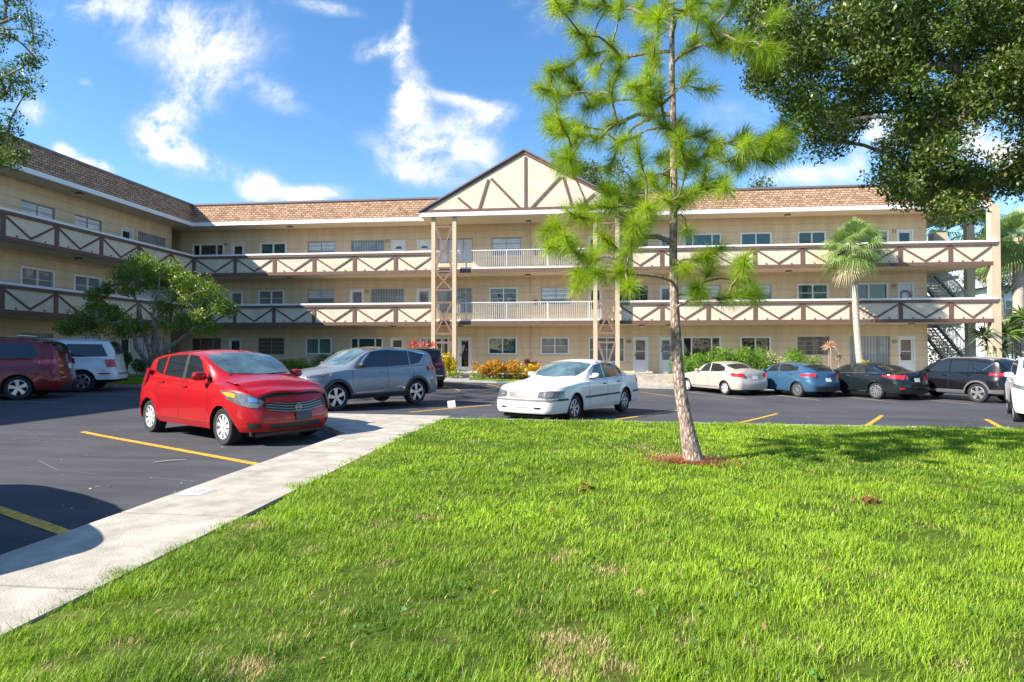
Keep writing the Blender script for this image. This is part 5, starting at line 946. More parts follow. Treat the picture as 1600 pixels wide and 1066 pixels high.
def lawn_blades():
    XS, YS, WS, HS = [], [], [], []
    zz = 0
    for z0, z1, dens, w in ((1.9, 3.2, 11500, .0030), (3.2, 4.6, 7800, .0038), (4.6, 6.5, 4800, .0052), (6.5, 9.0, 2600, .0075), (9.0, 14.2, 1700, .010)):
        hw = lambda z: .90 * z + .3; n = int((z1 - z0) * (hw(z0) + hw(z1)) * dens); zc = rng.uniform(z0, z1, n); xc = rng.uniform(-1, 1, n) * hw(zc)
        XS.append(xc * math.cos(YAW) - zc * math.sin(YAW)); YS.append(xc * math.sin(YAW) + zc * math.cos(YAW)); WS.append(w * rng.uniform(.7, 1.3, n)); HS.append(np.full(n, 1.0))
    n = 60000; XS.append(rng.uniform(-2.78, 16, n)); YS.append(rng.uniform(-4, 12.3, n)); WS.append(np.full(n, .008)); HS.append(np.full(n, .9))
    X, Y, Wd, H = map(np.concatenate, (XS, YS, WS, HS)); edge = .05 * np.sin(Y * 5.1) + .04 * np.sin(Y * 13.7 + 1) + .05 * rng.normal(size=len(X)); k = (X > -2.84 + edge) & (Y < 12.42 + .05 * rng.normal(size=len(X))) & (X < 30); X, Y, Wd, H = X[k], Y[k], Wd[k], H[k]
    c = vnoise(X, Y, .8, 1) * .5 + vnoise(X, Y, .25, 2) * .3 + vnoise(X, Y, 2.6, 3) * .35; t = -.22 + .95 * c * .85 + rng.uniform(0, .50, len(X)); h = (.020 + .050 * vnoise(X, Y, .2, 4) + .015 * rng.uniform(0, 1, len(X))) * H; dead = rng.uniform(0, 1, len(X)) < .018 + .05 * nS((vnoise(X, Y, .55, 9) - .62) * 4)
    tall = rng.uniform(0, 1, len(X)) < .006; h[tall] *= 2.0
    p = np.zeros(len(X))
    for x, y, r, s_ in PATCH: d2 = ((X - x) ** 2 + (Y - y) ** 2) / (1.15 * r) ** 2 * (1 + .8 * (vnoise(X, Y, .12, 8) - .3)); p = np.maximum(p, s_ * np.exp(-d2))
    dd = (rng.uniform(0, 1, len(X)) < p * 1.5); t = np.clip(t, 0, .83); t[dead | dd] = rng.uniform(.93, 1, (dead | dd).sum()); h[dd] *= .6
    keep = (rng.uniform(0, 1, len(X)) > .75 * nS((.42 - vnoise(X, Y, .16, 12)) * 5)) ; X, Y, Wd, h, t = X[keep], Y[keep], Wd[keep], h[keep], t[keep]
    blades('grass', X, Y, lawn_z(X, Y), h, Wd, t, GRASS, 'bright green mown grass with straw coloured patches around the pine')
lawn_blades()
def patch_blades(n, x0, x1, y0, y1, label, h=.07):
    X, Y = rng.uniform(x0, x1, n), rng.uniform(y0, y1, n); blades('grass', X, Y, ngz(X, Y) + .13, h * rng.uniform(.6, 1.3, n), rng.uniform(.014, .026, n), np.clip(.2 + .5 * vnoise(X, Y, 1, 3) + rng.uniform(0, .25, n), 0, .84), GRASS, label)
patch_blades(16000, -5.5, .8, 30.5, 32.2, 'short grass strip in front of the croton bed'); patch_blades(5000, -9.9, -7, 30.5, 32.2, 'short grass beside the gable walk'); patch_blades(16000, 5.4, 17.1, 30.5, 32.2, 'grass under the shrubs behind the row of parked cars')
patch_blades(30000, -20.9, -10.3, 21.1, 27, 'shaded grass around the multi stemmed tree', .09); patch_blades(8000, 19, 34, 30.5, 40, 'grass at the right end of the block', .1)
# red mulch of pine needles round the trunk, dead clumps
def scatter_needles(cx, cy, rx, ry, n, m, name, label, cat, ln=.09, zoff=.0, w=.004):
    a, r = rng.uniform(0, 2 * PI, n), np.abs(rng.normal(0, .62, n)); X, Y = cx + rx * r * np.cos(a) * rng.uniform(.7, 1.2, n), cy + ry * r * np.sin(a); th = rng.uniform(0, PI, n); L_ = ln * rng.uniform(.5, 1.2, n); Z = lawn_z(X, Y) + zoff + rng.uniform(0, .03, n)
    d = np.stack([np.cos(th), np.sin(th), rng.normal(0, .25, n)], 1) * L_[:, None] / 2; q = np.stack([-np.sin(th), np.cos(th), np.zeros(n)], 1) * w / 2; c = np.stack([X, Y, Z], 1)
    V = np.stack([c - d - q, c - d + q, c + d + q, c + d - q], 1).reshape(-1, 3); o = np_mesh(name, V, np.arange(4 * n).reshape(-1, 4), m, None, np.repeat(rng.uniform(0, 1, n), 4)); tag(o, label, cat, None, 'stuff'); return o
PB_ = Vector((1.47, 7.6))
scatter_needles(PB_.x - .10, PB_.y, .55, .30, 1500, leaf_mat('needle_litter', (.20, .055, .02), (.48, .20, .09), .8, .1), 'needle_litter', 'rusty needle litter spread round the pine trunk', 'litter', .12, .028, .006)
STRAW = leaf_mat('dead_grass', (.25, .17, .09), (.62, .50, .32), .8, .2)
for i, (px, py, r) in ((4, (918, 768, .05)), (5, (1358, 786, .055))):
    q = ground_hit(px, py, .1); m = STRAW if i not in (4, 5) else leaf_mat('dry_brown_leaf', (.10, .035, .015), (.30, .13, .06), .7, .15)
    n = 150; P = np.array([q.x, q.y, lz(q.x, q.y) + .03]) + rng.normal(size=(n, 3)) * [r * .9, r * .6, .028]
    lab = ['pale straw tuft at the bottom of the lawn', 'largest straw coloured tuft near the middle of the lawn', 'small straw tuft left of a similar one on mid lawn', 'small straw tuft right of a similar one on mid lawn', 'dark brown dry leaf cluster on the lawn left of the pine', 'rusty dry leaf cluster on the lawn right of the pine', 'straw tuft touching the largest dead tuft', 'faint straw tuft right of the largest dead tuft'][i]
    o = leaf_mesh('dry_tuft' if i not in (4, 5) else 'leaf_cluster', P[:30], .05 if i not in (4, 5) else .06, m, None, .12 if i not in (4, 5) else .4); tag(o, lab, 'dead grass' if i not in (4, 5) else 'dry leaves')
n = 2600; X = rng.uniform(-2.7, 7, n); Y = rng.uniform(1.8, 10, n); w_ = vnoise(X, Y, .5, 31) > .60; X, Y = X[w_], Y[w_]; P = np.stack([X, Y, lawn_z(X, Y) + .035 + .012 * rng.uniform(0, 1, len(X))], 1); P = (P[:, None, :] + rng.normal(size=(len(X), 3, 3)) * [.012, .012, .004]).reshape(-1, 3)
tag(leaf_mesh('clover', P, .026, leaf_mat('clover_leaf', (.03, .10, .015), (.16, .32, .06), .5, .3), None, .8, up=1.5), 'small broad leaved weeds spread through the turf', 'weeds', None, 'stuff')
n = 170; X = rng.uniform(-2.7, 8, n); Y = rng.uniform(2, 11.5, n); P = np.stack([X, Y, lawn_z(X, Y) + .045], 1)
tag(leaf_mesh('fallen_leaves', P, .045, leaf_mat('fallen_leaf', (.16, .06, .02), (.50, .30, .14), .7, .15), None, .4, up=1.2), 'single dry brown leaves scattered over the lawn', 'dry leaves', None, 'stuff')
rs = np.random.default_rng(77)
# debris on the asphalt
def debris():
    n = 420; X, Y = np.concatenate([rng.uniform(-12, -4, n // 2), rng.uniform(0, 16, n // 2)]), np.concatenate([rng.uniform(3, 12, n // 2), rng.uniform(13, 24, n // 2)]); th = rng.uniform(0, PI, n); L_ = rng.uniform(.008, .035, n); w = rng.uniform(.004, .010, n); Z = ngz(X, Y) + .008; d = np.stack([np.cos(th), np.sin(th), 0 * th], 1) * L_[:, None]; q = np.stack([-np.sin(th), np.cos(th), 0 * th], 1) * w[:, None]; c = np.stack([X, Y, Z], 1)
    V = np.stack([c - d - q, c - d + q, c + d + q, c + d - q], 1).reshape(-1, 3); o = np_mesh('litter', V, np.arange(4 * n).reshape(-1, 4), leaf_mat('asphalt_litter', (.14, .10, .07), (.48, .42, .34), .9, .0), None, np.repeat(rng.uniform(0, 1, n), 4)); tag(o, 'scattered pale leaf flecks on the asphalt', 'litter', None, 'stuff')
debris()
p = ground_hit(266, 722); tag(MB().tube([(p.x - .14, p.y - .12, p.z + .012), (p.x, p.y, p.z + .018), (p.x + .16, p.y + .10, p.z + .012)], [.008, .011, .007], 6).build('twig', mat('twig_wood', (.45, .38, .28), .9)), 'short pale twig lying on the asphalt beside the yellow line', 'twig')

# ------------------------------------------------------------ trees
def bark(name, c1, c2, sc=9, stretch=.25):
    m = bpy.data.materials.new(name); m.use_nodes = True; nt = m.node_tree; N = nt.nodes; L = nt.links; b = N['Principled BSDF']; tc = N.new('ShaderNodeTexCoord'); mp = N.new('ShaderNodeMapping'); mp.inputs['Scale'].default_value = (1, 1, stretch); L.new(tc.outputs['Object'], mp.inputs[0])
    v = N.new('ShaderNodeTexVoronoi'); v.feature = 'DISTANCE_TO_EDGE'; v.inputs['Scale'].default_value = sc * 2.6; L.new(mp.outputs[0], v.inputs['Vector']); nz = N.new('ShaderNodeTexNoise'); nz.inputs['Scale'].default_value = sc * 3; nz.inputs['Detail'].default_value = 8; nz.inputs['Roughness'].default_value = .7; L.new(mp.outputs[0], nz.inputs['Vector'])
    a = N.new('ShaderNodeMath'); a.operation = 'MULTIPLY_ADD'; a.inputs[1].default_value = 1.3; L.new(v.outputs['Distance'], a.inputs[0]); L.new(nz.outputs[0], a.inputs[2]); cr = N.new('ShaderNodeValToRGB'); cr.color_ramp.elements[0].position = .42; cr.color_ramp.elements[1].position = .85; cr.color_ramp.elements[0].color = (*c1, 1); cr.color_ramp.elements[1].color = (*c2, 1)
    L.new(a.outputs[0], cr.inputs[0]); L.new(cr.outputs[0], b.inputs['Base Color']); b.inputs['Roughness'].default_value = .9; bp = N.new('ShaderNodeBump'); bp.inputs['Strength'].default_value = .9; bp.inputs['Distance'].default_value = .02; L.new(a.outputs[0], bp.inputs['Height']); L.new(bp.outputs[0], b.inputs['Normal']); return m
def smooth_path(P, n=6):
    out = []
    for i in range(len(P) - 1):
        a, b, c, d = P[max(0, i - 1)], P[i], P[i + 1], P[min(len(P) - 1, i + 2)]
        for k in range(n): t = k / n; out.append(.5 * ((2 * b) + (c - a) * t + (2 * a - 5 * b + 4 * c - d) * t * t + (3 * b - a - 3 * c + d) * t ** 3))
    out.append(P[-1]); return out
def limbs(root_nodes, targets, m, parent, k=.010, r0=.006, sag=.0, name='limbs', bend=.12, bias=.35, rmax=.09):
    """branch network: every target grows from the nearest wood already there; returns the direction at each target"""
    nodes = [np.array(p) for p in root_nodes]; par = [-1] * len(nodes); depth = [0.0] * len(nodes); R = np.array(nodes); order = sorted(range(len(targets)), key=lambda i: np.min(np.linalg.norm(R - targets[i], axis=1))); paths = []; dirs = [None] * len(targets)
    for i in order:
        T = np.array(targets[i]); A = np.array(nodes); d = np.linalg.norm(A - T, axis=1) + bias * np.array(depth) + .5 * np.maximum(0, A[:, 2] - T[2]); j = int(np.argmin(d)); a = nodes[j]; L_ = np.linalg.norm(T - a); n = max(2, int(L_ / .25)); idx = [j]; off = rng.normal(size=3) * bend * L_
        for q in range(1, n + 1): t = q / n; p = a + (T - a) * t + off * math.sin(PI * t) * .6 + np.array([0, 0, bend * L_ * math.sin(PI * t) - sag * L_ * t * t * 0]); nodes.append(p); par.append(idx[-1]); depth.append(depth[idx[-1]] + L_ / n); idx.append(len(nodes) - 1)
        paths.append(idx); v = nodes[idx[-1]] - nodes[idx[-2]]; dirs[i] = v / (np.linalg.norm(v) + 1e-9)
    cnt = [0.0] * len(nodes)
    for idx in paths: cnt[idx[-1]] += 1
    for q in range(len(nodes) - 1, len(root_nodes) - 1, -1): cnt[par[q]] += cnt[q]
    b = MB()
    for idx in paths: b.tube([nodes[q] for q in idx], [min(rmax, r0 + k * math.sqrt(max(cnt[q] if q >= len(root_nodes) else cnt[idx[1]], 1))) for q in idx], 5, False)
    b.build(name, m, parent, smooth=True); return np.array(dirs)
def local(P, o): return [np.array(p) - np.array(o) for p in P]
# the young pine on the lawn
pb = Vector((PB_.x, PB_.y, lz(PB_.x, PB_.y) - .05)); pine = empty('pine_tree', pb); tag(pine, 'young long needled pine with leaning scaly trunk on the lawn', 'pine tree')
BARK = bark('pine_bark', (.10, .065, .05), (.46, .36, .30), 9, .4)
def ppt(px, py, dy=0): p = on_y(px, py, PB_.y + dy); return np.array([p.x - pb.x, p.y - pb.y, p.z - pb.z])
tp_ = [Vector(ppt(x, y)) for x, y in ((1087, 733), (1082, 712), (1070, 650), (1061, 590), (1055, 500), (1052, 400), (1053, 300), (1052, 200), (1050, 100), (1050, 0), (1048, -90), (1047, -190))]
tr_ = [.165, .120, .082, .073, .060, .050, .046, .040, .034, .028, .020, .012]; sp_ = smooth_path(tp_, 5); rr_ = [float(np.interp(i / 5, range(12), tr_)) for i in range(len(sp_))]
MB().tube(sp_, rr_, 20).build('trunk', BARK, pine, smooth=True)
TZ = [(130, 25), (170, 10), (230, 20), (290, 25), (330, 35), (400, 20), (430, 60), (480, 30), (560, 40), (600, 60), (600, 15), (660, 20), (720, 20), (195, 120), (215, 150), (230, 190), (250, 240), (330, 200), (300, 160), (460, 90), (440, 150), (450, 220), (560, 180), (590, 130), (660, 150), (690, 165), (700, 120), (650, 110), (735, 145),
      (110, 240), (150, 230), (90, 290), (70, 310), (130, 330), (110, 360), (180, 300), (150, 280), (250, 330), (270, 350), (230, 370), (300, 330), (320, 260), (390, 300), (400, 330), (470, 320), (450, 350), (560, 280), (620, 310), (90, 420), (130, 440), (110, 460), (190, 470), (200, 440), (160, 510), (150, 560), (110, 550), (160, 590), (260, 480), (320, 430), (330, 500), (370, 480), (400, 550), (300, 570),
      (450, 400), (490, 440), (510, 470), (530, 440), (550, 480), (540, 510), (600, 470), (650, 520), (640, 490), (490, 540), (510, 570), (540, 560), (470, 560), (560, 590), (590, 570), (620, 620), (660, 640), (690, 650), (700, 560), (740, 480), (760, 500), (770, 530), (810, 490), (840, 510), (870, 490), (890, 450), (920, 470), (900, 510), (860, 530), (750, 570), (430, 610), (460, 650), (500, 620), (400, 640),
      (330, 690), (290, 720), (300, 680), (390, 690), (420, 730), (450, 720), (400, 750), (500, 700), (540, 710), (560, 680), (600, 660), (340, 760), (370, 720), (200, 740), (240, 760), (220, 720), (110, 790), (90, 800), (150, 840), (130, 860), (110, 860), (180, 880), (230, 900), (250, 870), (300, 860), (280, 830), (330, 930), (350, 950), (260, 950), (210, 960), (190, 980), (350, 880), (370, 850), (400, 820), (420, 770), (360, 990), (390, 790),
      (560, 800), (600, 900), (560, 930), (640, 940), (600, 1010), (735, 955), (745, 975), (770, 1020), (700, 1035), (650, 880), (600, 1030), (790, 1015), (800, 190), (820, 215), (860, 70)]
XT = [(-40, -60), (40, -50), (120, -70), (220, -60), (300, -90), (400, -60), (480, -80), (560, -60), (640, -80), (720, -60), (430, -140), (500, -170), (560, -150), (360, -150), (620, -160), (470, -240), (520, -260)]
TG = []
for X_, Y_ in TZ + XT:
    dx = abs(X_ - 515) / 515; TG.append(ppt(820 + X_ / 2.22, Y_ / 2.22, rng.uniform(-1, 1) * (.35 + .9 * (1 - dx)) - .15))
for X_, Y_ in TZ[::7]: TG.append(ppt(820 + (X_ + rng.normal() * 25) / 2.22, (Y_ + rng.normal() * 25) / 2.22, rng.uniform(-1.3, 1.3)))
PD = limbs([np.array(p) for p in sp_[16:]], TG, bark('pine_branch_bark', (.12, .09, .07), (.36, .29, .23), 14), pine, .0055, .0045, bend=.07, bias=.25, rmax=.04)
def needles(cent, dirs, n, L0, w, m, parent, name='needles', spread=1.0, shoot=.13):
    Vs, Ts = [], []
    for c, d in zip(cent, dirs):
        d = norm(np.array(d) + [0, 0, .25]); nn = int(n * rng.uniform(.75, 1.3)); u = norm(np.cross(d, [.3, .2, 1])); v = np.cross(d, u); a = rng.uniform(0, 2 * PI, nn); s = rng.uniform(-1, 1, nn) * shoot; el = np.clip(rng.normal(.9, .42, nn) * spread, .1, 2.0); dr = np.cos(el)[:, None] * d + np.sin(el)[:, None] * (np.cos(a)[:, None] * u + np.sin(a)[:, None] * v)
        p0 = c + d * s[:, None]; L_ = L0 * rng.uniform(.65, 1.15, nn)[:, None]; mid = p0 + dr * L_ * .55; tip = p0 + dr * L_ + [0, 0, -1] * L_ * .16; side = norm(np.cross(dr, rng.normal(size=(nn, 3)))) * w / 2
        Vs.append(np.stack([p0 - side, p0 + side, mid + side, tip, mid - side], 1)); Ts.append(np.repeat(np.clip(rng.uniform(.0, .5, nn) + rng.uniform(0, .4) * 1, 0, 1), 5))
    V = np.concatenate(Vs); k = len(V); i = np.arange(k)[:, None] * 5; F = np.stack([i + [0, 1, 2], i + [0, 2, 4], i + [4, 2, 3]], 1).reshape(-1, 3)
    return np_mesh(name, V.reshape(-1, 3), F, m, parent, np.concatenate(Ts))
needles(TG, PD, 420, .225, .0031, leaf_mat('pine_needle', (.07, .15, .01), (.43, .55, .05), .45, .45, (.55, .40, .08)), pine, spread=1.12)
# crowns made of leaf clumps joined by limbs
def crown_tree(name, label, cat, base, trunks, clumps, m_leaf, m_bark, leaf, per, rad, group=None, k=.012, r0=.008, rootfrom=3, aspect=.45, tint=.45, trunk_r=(.12, .05), bias=.35, rmax=.08, flat=.8, dens_edge=1.):
    o = Vector(base); root = empty(name, o); tag(root, label, cat, group); nodes = []; b = MB()
    for T in trunks:
        T_ = smooth_path([Vector(p) - o for p in T], 5); n = len(T_); b.tube(T_, [trunk_r[0] + (trunk_r[1] - trunk_r[0]) * i / (n - 1) for i in range(n)], 9); nodes += [np.array(p) for p in T_[rootfrom * 2:]]
    b.build('trunk', m_bark, root, smooth=True); cl = local(clumps, o); limbs(nodes, cl, m_bark, root, k, r0, bias=bias, rmax=rmax)
    P, T = [], []
    for c in cl:
        n = int(per * rng.uniform(.6, 1.3)); r = rad * rng.uniform(.7, 1.25); q = rng.normal(size=(n, 3)); q = norm(q) * (rng.uniform(0, 1, (n, 1)) ** .45) * r; q[:, 2] *= flat; P.append(c + q); T.append(np.full(n, rng.uniform(0, tint)))
    leaf_mesh('crown', np.concatenate(P), leaf, m_leaf, root, aspect, base_tint=np.concatenate(T)); return root
def in_poly(x, y, P):
    c = False; j = len(P) - 1
    for i in range(len(P)):
        if (P[i][1] > y) != (P[j][1] > y) and x < (P[j][0] - P[i][0]) * (y - P[i][1]) / (P[j][1] - P[i][1]) + P[i][0]: c = not c
        j = i
    return c
def poly_pts(P, n, dy, holes=(), mind=0):
    out = []; px = []; xs, ys = [p[0] for p in P], [p[1] for p in P]; t = 0
    while len(out) < n and t < n * 60:
        t += 1; x, y = random.uniform(min(xs), max(xs)), random.uniform(min(ys), max(ys))
        if not in_poly(x, y, P) or any(((x - h[0]) / h[2]) ** 2 + ((y - h[1]) / h[3]) ** 2 < random.uniform(.6, 1.1) for h in holes): continue
        if mind and any((x - a) ** 2 + (y - b_) ** 2 < mind ** 2 for a, b_ in px[-80:]): continue
        px.append((x, y)); out.append(tuple(on_y(x, y, random.uniform(*dy))))
    return out
OAKL = leaf_mat('oak_leaf', (.013, .032, .007), (.16, .235, .045), .38, .22, (.20, .17, .05)); OAKB = bark('oak_bark', (.09, .075, .06), (.30, .26, .21), 6)
oak_p = [(1172, -20), (1180, 60), (1160, 112), (1175, 128), (1225, 140), (1238, 165), (1265, 205), (1262, 225), (1285, 238), (1310, 225), (1345, 190), (1362, 165), (1375, 140), (1392, 150), (1398, 185), (1385, 215), (1372, 240), (1378, 280), (1400, 305), (1440, 312), (1480, 330), (1520, 325), (1570, 318), (1600, 300), (1680, 270), (1800, 200), (1850, -20)]
cl = poly_pts(oak_p, 440, (7.8, 11.5), holes=((1545, 215, 62, 38), (1500, 250, 26, 18), (1585, 262, 20, 26), (1372, 150, 26, 22)), mind=7) + poly_pts([(1150, -20), (1180, -160), (1300, -330), (1550, -380), (1900, -330), (1950, -20)], 130, (7.5, 12.5), mind=18)
ob = (11.6, 7.6, lz(11.6, 7.6) - .1)
crown_tree('oak_tree', 'large dark leaved oak whose branches hang over the right of the roof', 'oak tree', ob, [[ob, (11.4, 7.9, 1.6), (10.8, 8.6, 3.2), (9.6, 9.2, 5.0), (8.0, 9.6, 6.2), (6.6, 9.8, 7.0)], [(11.3, 8.0, 2.0), (10.2, 9.2, 3.7), (9.0, 9.8, 4.4), (7.4, 10.2, 4.9)], [(11.2, 8.1, 2.4), (11.8, 9.4, 4.5), (11.5, 10.5, 7)]], cl, OAKL, OAKB, .062, 370, .34, k=.010, r0=.005, trunk_r=(.30, .07), rmax=.07, tint=.5)
# tree at the left edge
cl = poly_pts([(-160, -80), (45, -60), (42, 10), (70, 45), (76, 60), (58, 85), (52, 125), (45, 160), (18, 190), (5, 205), (-160, 230)], 90, (13, 18), mind=10) + poly_pts([(-60, 205), (6, 200), (30, 228), (38, 255), (30, 268), (12, 250), (-10, 262), (-60, 260)], 16, (13.5, 15.5), mind=7) + poly_pts([(-400, -250), (0, -250), (20, -60), (-160, -60)], 40, (12, 18), mind=20)
lb = (-21.6, 12.0, .1)
crown_tree('shade_tree', 'fine leaved tree reaching in over the left wing roof', 'tree', lb, [[lb, (-21.4, 12.2, 3), (-20.2, 13, 6), (-18, 14, 8.5), (-16.4, 15, 10)], [(-21.2, 12.3, 4), (-18.6, 13.6, 5.6), (-16.2, 14.6, 6.4)]], cl, leaf_mat('shade_leaf', (.022, .05, .01), (.13, .20, .03), .45, .3), OAKB, .085, 190, .36, k=.010, trunk_r=(.25, .06))
# multi stemmed tree in the corner bed
cb = ground_hit(236, 596); cb = Vector((cb.x, 22.0, gz(cb.x, 22) + .1)); cbx = on_y(236, 596, 22.0); cb.x = cbx.x
def cp(X, Y, dy=0): return tuple(on_y(X / 4.44, 400 + Y / 4.44, 22.0 + dy))
trs = [[tuple(cb), cp(1045, 700), cp(990, 500, -.2), cp(960, 340, -.3), cp(880, 200, -.3)], [tuple(cb), cp(1060, 620, .3), cp(1090, 470, .4), cp(1180, 330, .5), cp(1270, 240, .6)], [cp(1040, 760), cp(950, 640, -.5), cp(930, 560, -.6), cp(860, 470, -.8), cp(700, 470, -1)], [cp(1055, 740), cp(1190, 620, .2), cp(1330, 520, .6), cp(1430, 450, .8)], [cp(1030, 800), cp(1100, 600, -.6), cp(1060, 420, -.9), cp(1100, 250, -1)]]
CL = []
for X, Y, r in ((860, 130, 60), (920, 60, 50), (1000, 40, 50), (960, 130, 70), (1060, 110, 70), (1150, 90, 60), (1220, 130, 70), (1300, 160, 60), (1380, 170, 60), (1440, 240, 60), (1500, 290, 60), (1540, 340, 50), (1560, 390, 30), (1480, 380, 60), (1440, 440, 60), (1480, 500, 40), (1380, 480, 60), (1300, 440, 60), (1220, 480, 60), (1150, 430, 50), (1180, 380, 60), (1300, 330, 70), (1390, 300, 70), (1250, 260, 60), (1000, 220, 60), (900, 230, 60), (820, 170, 50), (720, 200, 50), (660, 260, 50), (650, 330, 40), (690, 360, 40), (620, 430, 40), (580, 470, 40), (510, 490, 40), (450, 485, 25), (640, 480, 40), (560, 410, 30), (790, 430, 40), (850, 480, 50), (900, 460, 40), (840, 530, 30), (1080, 200, 60), (1140, 180, 60), (1350, 230, 60), (960, 520, 30), (1120, 330, 40), (1400, 390, 50), (780, 380, 30), (1210, 200, 50), (720, 440, 25)):
    for q in range(2): CL.append(cp(X + random.gauss(0, r * .4), Y + random.gauss(0, r * .35), random.uniform(-1.5, 1.5)))
crown_tree('ornamental_tree', 'multi stemmed pale barked tree with glossy crown in the corner bed', 'tree', cb, trs, CL, leaf_mat('glossy_leaf', (.03, .08, .01), (.26, .36, .05), .38, .28, (.42, .46, .2)), bark('pale_bark', (.12, .10, .085), (.38, .34, .29), 7), .105, 270, .46, k=.012, r0=.010, trunk_r=(.10, .035), flat=.75)
# trees beyond the block
def far_tree(px, py, Y, w, h, label, mleaf, n=60, zb=0., leaf=.28, per=90, rad=1.2, cat='tree'):
    c = on_y(px, py, Y); base = Vector((c.x, Y, zb)); cl = [(c.x + random.gauss(0, w * .36), Y + random.gauss(0, w * .3), c.z + random.uniform(-1, .55) * h) for _ in range(n)]
    return crown_tree('background_tree', label, cat, base, [[base, base + Vector((.2, 0, c.z * .4)), Vector((c.x, Y, c.z - h * .3))]], cl, mleaf, OAKB, leaf, per, rad, 'trees beyond the block', k=.03, r0=.02, trunk_r=(.35, .12), rmax=.2)
FARL = leaf_mat('far_leaf', (.035, .07, .015), (.18, .24, .05), .5, .3); FARD = leaf_mat('far_dark_leaf', (.02, .045, .012), (.09, .14, .03), .5, .25)
far_tree(905, 285, 50, 5.5, 3.0, 'broad light green treetop showing above the gable roof', FARL, 60); far_tree(985, 300, 54, 5, 2.4, 'second treetop above the roof behind the pine', FARL, 45); far_tree(1188, 292, 56, 1.6, 1.0, 'small thin treetop above the roof right of the pine', FARL, 10, per=60)
far_tree(1560, 408, 46, 2.4, 2.2, 'dark tree right of the corner pillar in front of the white house', FARD, 40, leaf=.22, rad=.9); far_tree(1500, 470, 62, 5, 5, 'dark tree seen through the stair opening', FARD, 40); far_tree(1640, 420, 60, 6, 7, 'tall tree outside the right edge', FARD, 40)
for i, (x, y) in enumerate(((45, 70), (58, 64), (70, 80))):
    base = Vector((x, y, 0)); crown_tree('background_tree', ['rounded tree on the far right, nearest of three', 'rounded tree on the far right, middle of three', 'rounded tree on the far right, last of three'][i], 'tree', base, [[base, base + Vector((0, 0, 3)), base + Vector((0, 0, 6))]], [(x + random.gauss(0, 3), y + random.gauss(0, 3), random.uniform(3, 9)) for _ in range(30)], FARD, OAKB, .4, 80, 1.8, 'trees beyond the block', k=.03, r0=.02, trunk_r=(.35, .12))
REFL_TREES = ((-30, -16, 5.5), (-20, -20, 6.5), (-9, -17, 6), (2, -19, 7), (12, -16, 6), (22, -19, 7), (33, -15, 6.5), (42, -4, 7))  # unseen trees added so car paint and windows reflect something dark
for i, (x, y, h) in enumerate(REFL_TREES):
    base = Vector((x, y, 0)); w_ = ['first', 'second', 'third', 'fourth', 'fifth', 'sixth', 'seventh', 'last'][i]
    crown_tree('background_tree', 'unseen dark tree added for reflections behind the viewpoint, %s along the row' % w_, 'tree', base, [[base, base + Vector((0, 0, h * .4)), base + Vector((0, 0, h * .8))]], [(x + random.gauss(0, 3), y + random.gauss(0, 1.5), random.uniform(2, h + 3)) for _ in range(34)], FARD, OAKB, .45, 80, 1.7, 'unseen trees added for reflections', k=.03, r0=.02, trunk_r=(.3, .12))
# palms
PALM_B = bark('palm_bark', (.24, .19, .15), (.62, .54, .45), 5, 1.6)
def palm(base, top, R, nf, label, m, tw=.16, old=True, group='fan palms beside the block', name='palm_tree', boots=0):
    o = Vector(base); root = empty(name, o); tag(root, label, 'palm', group); T = smooth_path([Vector((0, 0, 0)), (Vector(top) - o) * .5 + Vector((random.uniform(-.12, .12), 0, 0)), Vector(top) - o], 6); b = MB(); b.tube(T, [tw * (1.15 - .25 * i / (len(T) - 1)) * random.uniform(.96, 1.04) for i in range(len(T))], 12); b.build('trunk', PALM_B, root, smooth=True)
    c = np.array(Vector(top) - o); V, F, Tn = [], [], []; st = MB()
    for k in range(nf):
        az = k * 2.399 + rng.uniform(-.2, .2); el = math.pi / 2 * (1 - (k + .5) / nf * 1.70); d = np.array([math.cos(az) * math.cos(el), math.sin(az) * math.cos(el), math.sin(el)]); pl = R * rng.uniform(.36, .58); hub = c + d * pl + [0, 0, -.10 * pl]; st.tube([Vector(c), Vector(c + d * pl * .5), Vector(hub)], [.02, .014, .01], 4, False)
        s = norm(np.cross(d, [0, 0, 1]) + 1e-6); up = np.cross(s, d); nl = 30; base_t = rng.uniform(.1, .45) if el > -.98 else .95
        for j in range(nl):
            a = (j / (nl - 1) - .5) * 2 * 1.75; ld = norm(d * math.cos(a) + s * math.sin(a) + up * .12 * math.cos(2 * a)); L_ = R * .66 * (1 - .25 * abs(a) / 1.75) * rng.uniform(.88, 1.08); w = .017 * R; q = norm(np.cross(ld, up)) * w; mid = hub + ld * L_ * .55 + [0, 0, -.03 * L_]; tip = hub + ld * L_ + [0, 0, -.45 * L_]; n0 = len(V)
            V += [hub, mid - q, mid + q, tip]; F += [(n0, n0 + 1, n0 + 3, n0 + 2)]; Tn += [min(1, base_t + rng.uniform(0, .35))] * 4
    st.build('petioles', mat('petiole_green', (.22, .28, .08), .5), root, smooth=True); np_mesh('fronds', np.array(V), np.array(F), m, root, np.array(Tn))
    if boots:
        bb = MB()
        for k in range(boots): a, z = rng.uniform(0, 2 * PI), rng.uniform(-1.1, 0.1); q = c + [math.cos(a) * tw, math.sin(a) * tw, z]; bb.beam(q, q + np.array([math.cos(a) * .22, math.sin(a) * .22, .25]), .07, .03, (math.cos(a), math.sin(a), -.8))
        bb.build('leaf_bases', mat('palm_boot', (.40, .22, .13), .9, noise=.3), root)
    return root
PALML = leaf_mat('palm_leaf', (.09, .18, .04), (.40, .50, .18), .42, .3, (.52, .44, .26)); PALMD = leaf_mat('dark_palm_leaf', (.02, .05, .015), (.09, .15, .03), .42, .3)
